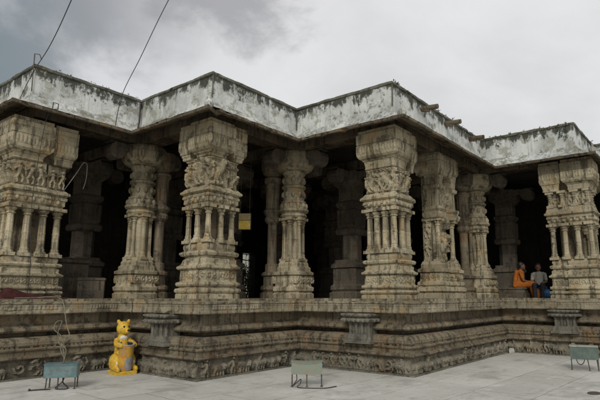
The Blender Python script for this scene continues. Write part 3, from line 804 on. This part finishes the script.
# stone beams from pillar to pillar
bmn = MB()
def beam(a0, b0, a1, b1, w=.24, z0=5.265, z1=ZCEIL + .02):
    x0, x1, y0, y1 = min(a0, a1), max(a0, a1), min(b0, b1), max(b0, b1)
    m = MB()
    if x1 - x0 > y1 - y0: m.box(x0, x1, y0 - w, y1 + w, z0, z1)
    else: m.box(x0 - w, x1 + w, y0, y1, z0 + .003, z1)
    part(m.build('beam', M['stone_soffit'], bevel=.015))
for i in FINE:
    (a0, b0), (a1, b1) = ED[i]
    q = .42
    L0, L1 = (a0 + q, b0 + q), (a1 + q, b1 + q)
    if abs(a0 - a1) < .01: beam(L0[0], L0[1] - .22, L1[0], L1[1] + .22)
    else: beam(L0[0] - .24, L0[1], L1[0] + .24, L1[1])
for a in GA[2:6]: beam(a + .4, max(b for (b) in [{6.862: 10.9, 9.689: 8.21, 12.367: 5.379, 15.289: 5.379}[a]]) + .7, a + .4, 16.4, .2)

# outer and back walls of the hall
def wall(x0, x1, y0, y1, z0=ZF - .02, z1=ZCEIL + .01, mat='stone_black'):
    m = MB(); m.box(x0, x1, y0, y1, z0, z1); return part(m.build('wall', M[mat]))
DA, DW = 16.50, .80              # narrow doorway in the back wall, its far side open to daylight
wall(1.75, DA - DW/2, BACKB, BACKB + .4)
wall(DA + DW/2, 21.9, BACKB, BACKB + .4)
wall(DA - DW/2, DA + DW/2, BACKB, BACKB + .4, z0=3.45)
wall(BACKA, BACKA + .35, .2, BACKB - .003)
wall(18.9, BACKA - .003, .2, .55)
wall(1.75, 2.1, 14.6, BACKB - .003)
# door leaf standing ajar in the narrow doorway
dl = MB(); dl.box(0, .05, 0, .9, ZF, 3.4)
dl.box(-.012, 0, .08, .82, ZF + .15, 2.2); dl.box(-.012, 0, .08, .82, 2.35, 3.25)
gb = MB()  # bars added to break the doorway's brightness into speckles
for i in range(7): gb.tube([(DA - DW/2, BACKB + .2, ZF + .25 + i * .28 + rng.uniform(-.05, .05)), (DA + DW/2, BACKB + .2, ZF + .25 + i * .28)], .022, 5)
for x in (.2, .42, .6, .8): gb.tube([(DA - DW/2 + x, BACKB + .22, ZF), (DA - DW/2 + x, BACKB + .22, 3.45)], .012, 5)
part(gb.build('speckle_grille', M['iron']))
door = part(dl.build('door', M['iron'], loc=(DA - DW/2 + .03, BACKB + .42, 0)))
dh = MB(); dh.tube([(-.03, .75, 2.4), (-.07, .75, 2.4), (-.07, .75, 2.6), (-.03, .75, 2.6)], .012, 6); dh.build('handle', M['iron'], door)

# low stone railing slab standing at the foot of the left inner corner pillar, dark stepped block behind it
rs = MB(); sweep(rs, [(-.30, -.06), (.30, -.06), (.30, .06), (-.30, .06)], [(0, ZF - .01), (0, ZF + .42), (.02, ZF + .43), (.02, ZF + .47), (-.01, ZF + .49)], step=.06, jit=.008)
o = part(rs.build('railing_slab', M['stone_inner'], loc=(6.45, 11.85, 0), rotz=R(-40)))
st = MB(); sweep(st, [(-.45, -.35), (.45, -.35), (.45, .35), (-.45, .35)], [(.08, ZF - .01), (.08, ZF + .2), (0, ZF + .22), (0, ZF + .85), (.05, ZF + .88), (.05, ZF + .96), (-.05, ZF + 1.0)], step=.12, jit=.01)
part(st.build('stone_pedestal', M['stone_inner'], loc=(6.35, 13.05, 0)))
# low step the visitors sit on
sp = MB(); sweep(sp, [(-1.0, -.30), (1.0, -.30), (1.0, .30), (-1.0, .30)], [(.04, ZF - .01), (.04, ZF + .14), (.0, ZF + .15), (0, ZF + .26), (.03, ZF + .28), (.03, ZF + .32), (0, ZF + .335)], step=.1, jit=.008)
SEAT = ZF + .335
part(sp.build('stone_step', M['stone_inner'], loc=(17.50, 5.95, 0), rotz=R(90)))
for (xx, yy, hh) in ((17.78, 4.62, .28),):
    sk = MB(); sweep(sk, [(-.24, -.22), (.24, -.22), (.24, .22), (-.24, .22)], [(0, ZF - .01), (.01, ZF + .05), (0, ZF + hh - .02), (-.02, ZF + hh)], step=.1, jit=.012)
    part(sk.build('stone_block_seat', M['stone_inner'], loc=(xx, yy, 0)))

# fittings on the roof
def roof_child(mb, name, mat, **k): return mb.build(name, mat, roof, **k)
dp = MB(); dp.tube([(6.80, 10.84, 6.2), (6.79, 10.83, 5.75), (6.72, 10.76, 5.5), (6.62, 10.66, 5.40)], .022, 8); dp.tube([(6.80, 10.85, 6.21), (6.93, 10.98, 6.23)], .022, 8)
roof_child(dp, 'drain_pipe', M['cable'])
for ax in (11.15, 12.55, 14.25):          # stone water spouts jutting from the long right-hand parapet
    m = MB(); n = 10; y0, y1 = 5.5, 4.72
    L = rng.uniform(.95, 1.05)
    m.tube([(ax, 5.5, 6.10), (ax, 5.379 - .25 * L, 6.085), (ax, 5.379 - .45 * L, 6.07)], .062, 10)
    m.tube([(ax, 5.34, 6.06), (ax, 5.379 - .22, 6.0)], .05, 8, taper=.03)
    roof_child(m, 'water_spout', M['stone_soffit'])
for (a, b) in ((6.862, 8.21), (9.689, 5.379), (15.289, 2.75)):   # pot-shaped finial at each projecting eave corner
    m = MB(); x, y = a - .50, b - .50
    m.lathe([(.05, 5.24), (.085, 5.27), (.10, 5.32), (.085, 5.37), (.05, 5.40), (.03, 5.42), (.025, 5.50)], 12, (x, y))
    m.tube([(x, y, 5.48), (x - .03, y + .02, 5.55), (x + .03, y - .02, 5.58)], .016, 6)
    roof_child(m, 'eave_finial', M['whitewash_eave'], smooth=True)
m = MB(); m.tube([(4.28, 10.89, 5.72), (4.26, 10.88, 6.55), (4.33, 10.80, 6.53), (4.34, 10.72, 6.40)], .011, 6); roof_child(m, 'iron_rod', M['iron'])
m = MB()
m.tube([(4.50, 10.36, 5.22), (4.50, 10.33, 5.40), (4.60, 10.33, 5.40), (4.60, 10.33, 5.28), (4.52, 10.33, 5.26)], .012, 6); roof_child(m, 'iron_hook', M['iron'])
# sagging corner cracks filled with dark mortar at the concave and convex parapet corners
for (a, b) in ((6.862, 8.21), (9.689, 8.21), (9.689, 5.379)):
    m = MB(); m.tube([(a - .008, b - .008, 6.26), (a - .01, b - .012, 6.0), (a - .012, b - .006, 5.74)], .018, 5); roof_child(m, 'corner_seam', M['coping'])

# weeds and moss along the coping of the right-hand walls
wd = MB()
def tuft(x, y, z, n, s):
    for _ in range(n):
        a = rng.uniform(0, 6.28); l = s * rng.uniform(.5, 1.2); w = s * .18
        tip = Vector((x + math.cos(a) * l * .7, y + math.sin(a) * l * .7, z + l * rng.uniform(-.3, .9)))
        p = Vector((x, y, z)); q = Vector((-math.sin(a), math.cos(a), 0)) * w; mid = p.lerp(tip, .55) + Vector((0, 0, l * .1))
        wd.add([p - q * .4, p + q * .4, mid + q, tip, mid - q], [(0, 1, 2, 3, 4)])
for _ in range(90):
    if rng.random() < .62: x, y = 9.7 + rng.random() ** 1.2 * 5.6, 5.379 - .03
    else: x, y = 15.289 - .03, rng.uniform(2.75, 5.3)
    tuft(x, y, ZTOP - rng.uniform(-.005, .10), rng.randint(3, 7), rng.uniform(.03, .075))
for _ in range(26): tuft(15.25, 3.05 + rng.uniform(-.12, .12), 6.3 - rng.random() * .45, 5, .06)
for _ in range(30):
    x = rng.uniform(4.3, 6.8); tuft(x, 10.88, ZTOP - .03 * rng.random(), 4, rng.uniform(.02, .05))
tag(wd.build('parapet_weeds', M['leaf']), kind='stuff')

# ------------------------------------------------------------------ things
def spline(pts, n=8):
    pts = [Vector(p) for p in pts]; out = []
    for i in range(len(pts) - 1):
        p0, p1, p2, p3 = pts[max(i-1, 0)], pts[i], pts[i+1], pts[min(i+2, len(pts)-1)]
        for k in range(n):
            t = k / n
            out.append(.5 * ((2*p1) + (p2-p0)*t + (2*p0-5*p1+4*p2-p3)*t*t + (3*p1-p0-3*p2+p3)*t**3))
    out.append(pts[-1]); return out

# camera basis, only used to turn things towards the courtyard viewer's side of the hall
PSI = R(37.866)
def metal_box(loc, yaw, w, d, h, leg, mats, label, legs, tilt=0.0, sag=0.0):
    t = tag(empty('metal_box', loc, yaw), label, 'metal box', 'metal boxes on legs in the courtyard')
    m = MB(); nx = 10
    # sheet-metal housing, front at -Y, its upper edge a little buckled
    vs = []
    for i in range(nx + 1):
        x = -w/2 + w * i / nx; s = sag * (1 - (2*i/nx - 1) ** 2)
        vs += [(x, -d/2, leg), (x, -d/2 + tilt, leg + h - s), (x, d/2, leg + h - s*.4), (x, d/2, leg)]
    fs = []
    for i in range(nx):
        a, b = 4*i, 4*i+4
        fs += [(a, b, b+1, a+1), (a+2, b+2, b+3, a+3), (a+3, b+3, b, a)]
    fs += [(0, 1, 2, 3), (4*nx+3, 4*nx+2, 4*nx+1, 4*nx)]
    m.add(vs, fs); m.build('housing', M[mats[0]], t, fixn=True)
    l = MB(); vs = []
    for i in range(nx + 1):
        x = -w/2 - .008 + (w + .016) * i / nx; s = sag * (1 - (2*i/nx - 1) ** 2)
        vs += [(x, -d/2 + tilt - .012, leg + h - s + .002), (x, d/2 + .012, leg + h - s*.4 + .002), (x, -d/2 + tilt - .012, leg + h - s + .016), (x, d/2 + .012, leg + h - s*.4 + .016)]
    fs = []
    for i in range(nx):
        a, b = 4*i, 4*i+4; fs += [(a+2, b+2, b+3, a+3), (a, a+1, b+1, b), (a, b, b+2, a+2), (a+1, a+3, b+3, b+1)]
    fs += [(0, 2, 3, 1), (4*nx, 4*nx+1, 4*nx+3, 4*nx+2)]
    l.add(vs, fs); l.build('lid', M[mats[1]], t, fixn=True)
    for (x, y, lean) in legs:
        q = MB(); q.tube([(x, y, leg + .02), (x + lean, y, 0.004)], .011, 6); q.box(x + lean - .02, x + lean + .02, y - .02, y + .02, 0, .006)
        q.build('leg', M['iron'], t)
    return t
b1 = metal_box((4.42, 8.83, 0), PSI - R(90) + R(14), .50, .27, .205, .185, ('teal', 'teal'), 'teal metal box on thin legs near the yellow bear bin, cable looping out of it', [(-.20, -.11, -.01), (.23, -.11, 0), (-.20, .11, 0), (.23, .11, .0), (-.03, -.10, 0)], .0, .012)
q = MB(); q.tube([(-.42, -.16, .012), (-.28, -.14, .016), (-.13, -.12, .012)], .012, 6); q.sphere((-.43, -.16, .018), .02); q.build('floor_plug', M['cable'], b1)
q = MB(); q.tube(spline([(.0, .02, .22), (.03, -.05, .12), (-.06, -.1, .02), (.08, -.16, .012), (.12, -.06, .014), (.02, .02, .10), (.06, .05, .22)]), .010, 6); q.build('loose_wire', M['cable'], b1)
b2 = metal_box((7.07, 5.72, 0), PSI - R(90) + R(1), .52, .14, .205, .205, ('faded_green', 'faded_green'), 'sun bleached metal box with orange rust in the middle of the courtyard, upper edge buckled', [(-.25, -.05, 0), (.25, -.05, 0), (0, -.05, 0), (-.25, .05, 0), (.25, .05, 0)], .01, .035)
q = MB(); q.tube(spline([(-.18, 0, .22), (-.17, -.05, .12), (-.23, -.10, .03), (-.15, -.12, .10), (-.10, -.09, .13), (-.11, -.1, .06), (-.16, -.12, .012), (-.05, -.2, .01), (.3, -.22, .01), (.5, -.05, .01)]), .008, 6); q.build('loose_wire', M['cable'], b2)
b3 = metal_box((12.18, 2.40, 0), PSI - R(90) - R(26), .52, .32, .25, .22, ('dark_green', 'box_top'), 'dull green metal box with pale lid and side dial at the far right', [(-.25, -.13, .0), (.05, -.13, .03), (.22, -.13, .02), (.25, .13, 0), (-.25, .13, 0)])
q = MB(); q.lathe([(.03, 0), (.045, .004), (.045, .014), (.03, .018)], 12)
o = q.build('dial', M['cream'], b3); o.rotation_euler = (0, R(-90), 0); o.location = (-.263, -.02, .37)
q = MB(); q.tube(spline([(-.16, -.13, .24), (-.13, -.17, .15), (-.07, -.17, .12), (-.02, -.17, .17), (0, -.13, .24)]), .009, 6); q.build('loose_wire', M['cable'], b3)

# cable climbing from the teal box over the plinth ledge
q = MB()
q.tube(spline([(4.48, 8.9, .40), (4.545, 9.1, .571), (4.55, 9.2, .683), (4.637, 9.5, .70), (4.80, 9.6, .672), (4.934, 9.7, .772), (5.008, 10.0, .978), (5.016, 10.2, 1.354), (4.95, 10.24, 1.47), (4.80, 10.30, 1.49), (4.5, 10.42, 1.475), (4.2, 10.44, 1.472)]), .010, 6)
tag(q.build('cable', M['cable_tan'], fixn=True), 'dusty cable looping from the teal box up over the plinth ledge', 'cable')
q = MB()
q.tube(spline([(4.45, 8.88, .40), (4.56, 9.05, .60), (4.50, 9.2, .70), (4.57, 9.3, .82), (4.50, 9.4, .92), (4.538, 9.45, 1.04), (4.64, 9.45, 1.07), (4.60, 9.4, .98), (4.52, 9.3, .84), (4.58, 9.2, .70), (4.47, 9.05, .60), (4.52, 8.92, .40)]), .006, 6)
tag(q.build('cable', M['cable_tan']), 'thin knotted cable curling in loops just above the teal box', 'cable')

# conduit up the big left pillar, bent pale pipe leaning out beside it
q = MB(); q.tube(spline([(4.57, 10.80, ZF + .01), (4.575, 10.80, 2.14), (4.55, 10.86, 2.74), (4.50, 10.84, 3.46), (4.50, 10.74, 4.4), (4.49, 10.55, 5.1), (4.50, 10.36, 5.24)], 6), .0065, 6)
tag(q.build('conduit', M['cable']), 'thin dark conduit running up the front of the big left corner pillar', 'conduit')
q = MB(); q.tube(spline([(5.157, 11.0, 3.70), (5.43, 11.05, 4.155), (5.60, 11.1, 4.45), (5.66, 11.11, 4.50), (5.735, 11.15, 4.45), (5.764, 11.2, 4.145), (5.739, 11.25, 3.914)], 6), .009, 8)
tag(q.build('bent_pipe', M['pale_metal']), 'pale bent metal pipe slanting out from the big left pillar', 'pipe')

# maroon cloth heaped at the pillar's foot
def cloth_heap():
    m = MB(); nx, ny = 40, 14; vs = []; fs = []
    for i in range(nx + 1):
        for j in range(ny + 1):
            u, v = i / nx, j / ny
            x = 4.02 + u * 1.32; y = 10.52 + v * .26
            ridge = max(0.0, 1 - u * 1.75) * .24 + .055 * max(0, 1 - abs(u - .68) * 3.6) + .012
            z = ridge * (math.sin(math.pi * (.12 + .76 * v)) ** .8) * (.55 + .45 * min(1, u * 12)) + .012 * noise.noise(Vector((u * 9, v * 7, 1)))
            edge = 0 if (i in (0, nx) or j in (0, ny)) else 1
            vs.append((x, y, ZF + .006 + max(.002, z) * edge))
    for i in range(nx):
        for j in range(ny):
            a = i*(ny+1)+j; fs.append((a, a+ny+1, a+ny+2, a+1))
    m.add(vs, fs); return m
tag(cloth_heap().build('cloth_heap', M['maroon'], smooth=True, fixn=True), 'dark maroon cloth heaped on the ledge at the foot of the left pillar', 'cloth')

# overhead wires
q = MB(); q.tube(spline([(4.10, 11.0, 5.46), (4.17, 10.88, 5.83), (3.97, 10.0, 5.884), (3.77, 9.0, 5.96), (3.383, 7.5, 6.077), (2.5, 4.2, 6.5), (1.2, -1.0, 7.6), (.2, -5, 8.6)], 8), .0075, 6)
tag(q.build('overhead_wire', M['cable']), 'black overhead wire rising from the leftmost parapet corner into the sky', 'wire')
q = MB(); q.tube(spline([(5.90, 10.36, 5.29), (5.572, 9.6, 5.74), (5.32, 8.6, 6.186), (5.069, 7.4, 6.868), (4.7, 5.2, 8.1), (4.1, 1.6, 10.2), (3.2, -4.0, 13.5)], 8), .0075, 6)
tag(q.build('overhead_wire', M['cable']), 'thin overhead wire crossing the parapet between the left pillar and the first corner', 'wire')

# hanging yellow sign box in the dark bay
hs = tag(empty('hanging_sign', (9.27, 9.60, 3.42), PSI - R(90)), 'small yellow box sign hanging in the dark bay behind the middle pillars', 'sign')
m = MB(); m.box(-.165, .165, -.05, .05, -.22, .22); m.build('frame', M['iron'], hs, bevel=.01)
m = MB(); m.box(-.15, .15, -.056, -.0505, -.205, .02); m.build('face', M['sign_yellow'], hs)
m = MB(); m.box(-.15, .15, -.056, -.0505, .035, .205); m.build('face', M['sign_grey'], hs)
m = MB(); m.tube([(-.12, 0, .21), (-.12, 0, 2.12)], .006, 5); m.tube([(.12, 0, .21), (.12, 0, 2.12)], .006, 5); m.build('hanger', M['iron'], hs)

# small pale stone lying in the far corner, dark drain in the paving
m = MB(); sweep(m, [(-.09, -.07), (.09, -.07), (.09, .07), (-.09, .07)], [(0, 0), (.01, .05), (-.01, .12), (-.03, .135)], step=.05, jit=.02)
tag(m.build('stone_block', M['box_top'], loc=(14.45, 4.62, 0), rotz=R(25)), 'small pale stone block lying in the far inner corner of the plinth', 'stone')
m = MB(); m.lathe([(.12, .004), (.12, .008)], 14); o = m.build('drain_cover', M['iron'], loc=(9.35, 1.75, 0)); o.scale = (1.3, .8, 1)
tag(o, 'dark round drain cover set in the paving at the lower right', 'drain')

# ------------------------------------------------------------------ bear-shaped dustbin
def remeshed(mb, name, mat, parent, vox, smooth=6, loc=None):
    o = mb.build(name, mat, parent, smooth=True, loc=loc)
    r = o.modifiers.new('skin', 'REMESH'); r.mode = 'VOXEL'; r.voxel_size = vox; r.use_smooth_shade = True
    s = o.modifiers.new('soften', 'SMOOTH'); s.iterations = smooth; s.factor = .5
    return o
bear = tag(empty('animal_dustbin', (5.95, 9.52, 0), R(-6)), 'yellow painted animal shaped litter bin hugging an open barrel beside the plinth', 'litter bin')
bear.scale = (.80, .84, .95)
m = MB()    # local: front is -Y
sweep(m, [(-.245, -.30), (.245, -.30), (.245, .22), (-.245, .22)], [(0, 0), (0, .055), (-.015, .07)], step=.1, jit=.004)
m.build('base_slab', M['yellow'], bear)
m = MB()
m.capsule((0, .06, .24), (0, .08, .62), .20, .155); m.capsule((0, .08, .62), (0, .06, .80), .13, .10)
m.sphere((0, .05, .915), .162, 1.04, 1.0, .92)                      # head
m.capsule((0, -.05, .885), (0, -.15, .865), .095, .064)           # muzzle
for s in (-1, 1):
    m.capsule((s*.10, .06, 1.02), (s*.135, .065, 1.065), .052, .04)     # ears
    m.sphere((s*.20, .0, .24), .165, .75, 1.1, 1.1)                     # haunch
    m.capsule((s*.22, -.10, .13), (s*.23, -.26, .11), .065, .055)       # foot
    m.capsule((s*.155, .05, .66), (s*.225, -.08, .60), .072, .058); m.capsule((s*.225, -.08, .60), (s*.18, -.25, .585), .055, .05)  # arm
m.capsule((.0, .22, .16), (.16, .27, .12), .05, .035)
remeshed(m, 'bear_body', M['yellow'], bear, .012, 5)
m = MB()
m.lathe([(.155, .07), (.165, .10), (.178, .30), (.172, .55), (.185, .57), (.192, .60), (.185, .625), (.165, .625), (.150, .60), (.150, .30)], 22, (0, -.14), cap=False)
brl = m.build('barrel', [M['yellow_barrel']], bear, smooth=True, fixn=False); brl.rotation_euler = (R(9), 0, 0); brl.location = (0, .045, .025)
m = MB(); m.lathe([(.153, .622), (.1485, .60), (.1485, .34), (.05, .335)], 22, (0, -.14), cap=False); m.build('shade_liner', M['black'], brl)  # black liner puts the barrel's inner shade into the colour
m = MB(); m.lathe([(.186, .600), (.198, .605), (.198, .628), (.186, .632), (.16, .63)], 22, (0, -.14), cap=False); m.build('rim', M['grey_paint'], brl, smooth=True)
m = MB()
pa = []
for i in range(9):
    a = R(-118 + i * 11)
    lo_, hi_ = .23 - .13 * math.sqrt(max(.06, 1 - ((i - 4) / 4.2) ** 2)) + .02 * math.sin(i * 2.1), .24 + .15 * math.sqrt(max(.05, 1 - ((i - 4.4) / 4.6) ** 2)) + .03 * math.sin(i * 1.7)
    for j in range(6): pa.append((.1815 * math.cos(a), -.14 + .1815 * math.sin(a), lo_ + (hi_ - lo_) * j / 5))
fs = [(i*6+j, (i+1)*6+j, (i+1)*6+j+1, i*6+j+1) for i in range(8) for j in range(5)]
m.add(pa, fs); m.build('paint_patch', M['grey_paint'], brl, smooth=True)
m = MB(); m.sphere((0, -.012, .725), .10, 1.1, .45, .6); m.build('chest_patch', M['cream'], bear, smooth=True)
m = MB(); m.sphere((0, -.212, .885), .028, 1.2, .8, .8); m.build('nose', M['black'], bear, smooth=True)
for s in (-1, 1):
    m = MB(); m.sphere((s*.062, -.098, .955), .022); m.build('eye', M['black'], bear, smooth=True)
    m = MB(); m.sphere((s*.215, -.09, .24), .10, .5, .9, .95); m.build('haunch_patch', M['cream'], bear, smooth=True)

# ------------------------------------------------------------------ people resting on the step
def seated(loc, yaw, cloth_top, cloth_low, label, sari=False, lean=0.0, hair_long=False):
    """seated figure, origin at the seat; local front is -Y"""
    t = tag(empty('person', loc, yaw), label, 'person', 'people resting on the platform')
    b = MB()
    b.capsule((0, 0, .10), (0, .0 - lean*.2, .30), .125, .12); b.capsule((0, -lean*.2, .30), (0, -lean*.35, .46), .125, .11)
    b.capsule((-.13, -lean*.35, .47), (.13, -lean*.35, .47), .062, .062)
    b.capsule((0, -lean*.38, .50), (0, -lean*.42, .58), .05, .045)
    hc = Vector((0, -lean*.5 - .02, .69))
    b.sphere(hc, .098, .88, 1.0, 1.18); b.sphere(hc + Vector((0, -.10, -.02)), .018, .8, 1, 1.3, 8, 6); b.sphere(hc + Vector((0, -.06, -.085)), .045, 1, .9, .7)
    for s in (-1, 1):
        b.sphere(hc + Vector((s*.088, .01, -.01)), .022, .5, .9, 1.3, 8, 6)
        b.capsule((s*.175, -lean*.35, .46), (s*.21, -.06 - lean*.3, .22), .05, .042); b.capsule((s*.21, -.06 - lean*.3, .22), (s*.12, -.27, .19), .04, .03)
        b.sphere((s*.10, -.31, .185), .036, .9, 1.2, .5)
        for k in range(4): b.capsule((s*(.07 + .018*k), -.33, .183), (s*(.065 + .018*k), -.385 + .006*abs(k-1.5), .165), .0095, .008, 6)
        b.capsule((s*.065, -.31, .185), (s*.045, -.345, .18), .011, .009, 6)
        b.capsule((s*.085, 0, .085), (s*.12, -.40, .10), .088, .068); b.capsule((s*.12, -.40, .10), (s*.11, -.42, -.30), .062, .042)
        b.capsule((s*.11, -.42, -.30), (s*.12, -.56, -.315), .038, .028)
    remeshed(b, 'body', M['skin'], t, .011, 3)
    h = MB(); h.sphere(hc + Vector((0, .018, .022)), .106, .9, 1.0, 1.12)
    if hair_long: h.sphere(hc + Vector((0, .11, -.04)), .05); h.capsule(hc + Vector((0, .10, -.05)), hc + Vector((0, .13, -.33)), .028, .016)
    remeshed(h, 'hair', M['hair'], t, .012, 3, loc=(0, .012, .012))
    c = MB()
    c.capsule((0, 0, .12), (0, -lean*.2, .30), .142, .136); c.capsule((0, -lean*.2, .30), (0, -lean*.35, .45), .138, .122); c.capsule((-.13, -lean*.35, .468), (.13, -lean*.35, .468), .074, .074)
    for s in (-1, 1): c.capsule((s*.175, -lean*.35, .46), (s*.20, -.04 - lean*.3, .30), .064, .06)
    remeshed(c, 'top_garment', M[cloth_top], t, .012, 4)
    l = MB()
    if sari:
        [l.capsule((q*.07, .02, .085), (q*.10, -.40, .105), .135, .115) for q in (-1, 1)]; l.capsule((-.06, -.40, .10), (-.09, -.50, -.27), .12, .135); l.capsule((.06, -.40, .10), (.10, -.50, -.27), .12, .135)
        l.capsule((-.12, -lean*.35 + .02, .50), (.10, -.10, .16), .075, .09); l.capsule((-.13, .06, .50), (-.15, .14, .05), .06, .07)
    else:
        for s in (-1, 1): l.capsule((s*.085, .02, .085), (s*.12, -.40, .10), .104, .08); l.capsule((s*.12, -.40, .10), (s*.11, -.42, -.26), .075, .06)
    remeshed(l, 'lower_garment', M[cloth_low], t, .013, 4)
    return t
# -- placed below once the step is in place
w = seated((17.40, 5.18, SEAT), R(22), 'sari', 'sari', 'woman in a bright orange sari seated sideways on the stone step at the right', True, .22, True)
mn = seated((17.72, 4.62, ZF + .29), R(-80), 'shirt', 'trousers', 'man in a pale shirt and dark trousers seated beside the right hand pillar', False, .1)
bg = MB()
sweep(bg, oct_sq(.11), [(-.02, 0), (.01, .03), (.015, .18), (-.03, .25), (-.05, .27)], step=.05, jit=.012)
bagl = (17.42, 4.34, ZF + .003)
bag = bg.build('bag', M['bluebag'], loc=bagl, smooth=True); tag(bag, 'blue bag set down beside the seated man in the pale shirt', 'bag')
q = MB(); q.tube(spline([(-.06, 0, .26), (-.05, 0, .34), (.05, 0, .34), (.06, 0, .26)]), .009, 6); q.build('handle', M['bluebag'], bag)

# ------------------------------------------------------------------ wall beyond the narrow doorway, shrub added to break up its brightness
m = MB(); m.box(12.0, 34.0, 33.0, 33.4, 0, 5.4)
cw = m.build('compound_wall', M['box_top'], bevel=.03); tag(cw, 'pale compound wall seen through the narrow doorway behind the hall', 'wall')
t = tag(empty('shrub', (18.0, 18.35, .9)), 'leafy green shrub added to break up the bright doorway behind the hall', 'shrub')
m = MB()
for i in range(5): m.tube([(0, 0, 0), (rng.uniform(-.2, .2), rng.uniform(-.2, .2), .8), (rng.uniform(-.6, .6), rng.uniform(-.6, .6), 1.7)], .03, 6, taper=.008)
m.build('stem', M['bark'], t)
m = MB()
for i in range(1300):
    d = Vector((rng.gauss(0, .38), rng.gauss(0, .38), 1.35 + rng.gauss(0, .38))); a = Vector((rng.uniform(-1, 1), rng.uniform(-1, 1), rng.uniform(-.4, .6))).normalized() * .09
    b_ = a.cross(Vector((rng.uniform(-1, 1), rng.uniform(-1, 1), 1))).normalized() * .035
    m.add([d - a, d - b_, d + a, d + b_], [(0, 1, 2, 3)])
m.build('leaves', M['leaf'], t)

# ------------------------------------------------------------------ sky, sun, camera
W = bpy.data.worlds.new('World'); sc.world = W; W.use_nodes = True
nt = W.node_tree; nt.nodes.clear(); k = N(nt)
out = k.n('ShaderNodeOutputWorld'); bg_ = k.n('ShaderNodeBackground'); nt.links.new(bg_.outputs[0], out.inputs[0])
sky = k.n('ShaderNodeTexSky', sky_type='NISHITA'); sky.sun_disc = False; sky.sun_elevation = R(SUN_EL); sky.sun_rotation = R(90 - SUN_AZ)
sky.air_density = 1.0; sky.dust_density = 2.0
D = k.n('ShaderNodeTexCoord').outputs['Generated']
x, y, z = k.sep(D)
zz = k.math('ADD', k.math('MAXIMUM', z, 0.0), .32)
cv = k.n('ShaderNodeCombineXYZ'); k.set(cv.inputs[0], k.math('DIVIDE', x, zz)); k.set(cv.inputs[1], k.math('DIVIDE', y, zz)); cv.inputs[2].default_value = .7
cl = k.noise(k.mapping(cv.outputs[0], loc=(1.4, .3, 0)), 1.5, 7, .56, .35)
cl2 = k.noise(k.mapping(cv.outputs[0], loc=(4.2, 2.1, 0)), 3.6, 7, .6, .2)
# bank of darker, bluer cloud towards +Y (upper left of the view); even pale overcast elsewhere
left = k.math('ADD', k.math('MULTIPLY', x, -.614), k.math('MULTIPLY', y, .789))
bank = k.ramp(k.math('ADD', left, k.math('MULTIPLY', k.math('SUBTRACT', cl, .5), .5)), 0.10, .36)
bright = k.math('ADD', k.ramp(cl, .32, .68, .0, 1.0), k.math('MULTIPLY', k.math('SUBTRACT', cl2, .5), .55))
dark_c = k.mix(k.ramp(left, .28, .62), rgb(3.0, 3.05, 3.2), rgb(1.55, 1.95, 2.15))
cloud = k.mix(k.math('MULTIPLY', k.ramp(bright, .18, .66), k.ramp(left, .36, .58, 1.0, .12)), dark_c, rgb(5.9, 5.95, 6.05))
even = k.mix(k.ramp(cl, .3, .7), rgb(5.7, 5.7, 5.7), rgb(6.9, 6.9, 6.9))
col = k.mix(bank, even, cloud)
ca, ce = PSI + R(10.0), R(36.0)            # one heavier grey cloud high above the first projecting corner
dt = k.n('ShaderNodeVectorMath', operation='DOT_PRODUCT'); k.set(dt.inputs[0], D); dt.inputs[1].default_value = (math.cos(ca) * math.cos(ce), math.sin(ca) * math.cos(ce), math.sin(ce))
cd_ = k.math('ADD', dt.outputs['Value'], k.math('MULTIPLY', k.math('SUBTRACT', cl2, .5), .055))
col = k.mix(k.ramp(cd_, .986, 1.0, 0, .8), col, rgb(2.9, 2.9, 3.0))
col = k.mix(.94, sky.outputs[0], col)
nt.links.new(col, bg_.inputs[0]); bg_.inputs[1].default_value = .10

sl = bpy.data.lights.new('sun', 'SUN'); sl.energy = 1.5; sl.angle = R(18); sl.color = (1.0, .955, .88)
so = bpy.data.objects.new('sun', sl); C.objects.link(so)
dv = Vector((math.cos(R(SUN_AZ)) * math.cos(R(SUN_EL)), math.sin(R(SUN_AZ)) * math.cos(R(SUN_EL)), math.sin(R(SUN_EL))))
so.rotation_euler = dv.to_track_quat('Z', 'Y').to_euler(); so.location = dv * 40

cd = bpy.data.cameras.new('camera'); co = bpy.data.objects.new('camera', cd); C.objects.link(co)
cd.sensor_width = 36.0; cd.lens = 510.624 / 600 * 36; cd.shift_x = -17.19 / 600; cd.clip_end = 500; cd.clip_start = .05
co.location = (0, 0, 1.5); co.rotation_euler = (R(90 + 10.699), 0, PSI - R(90))
sc.camera = co
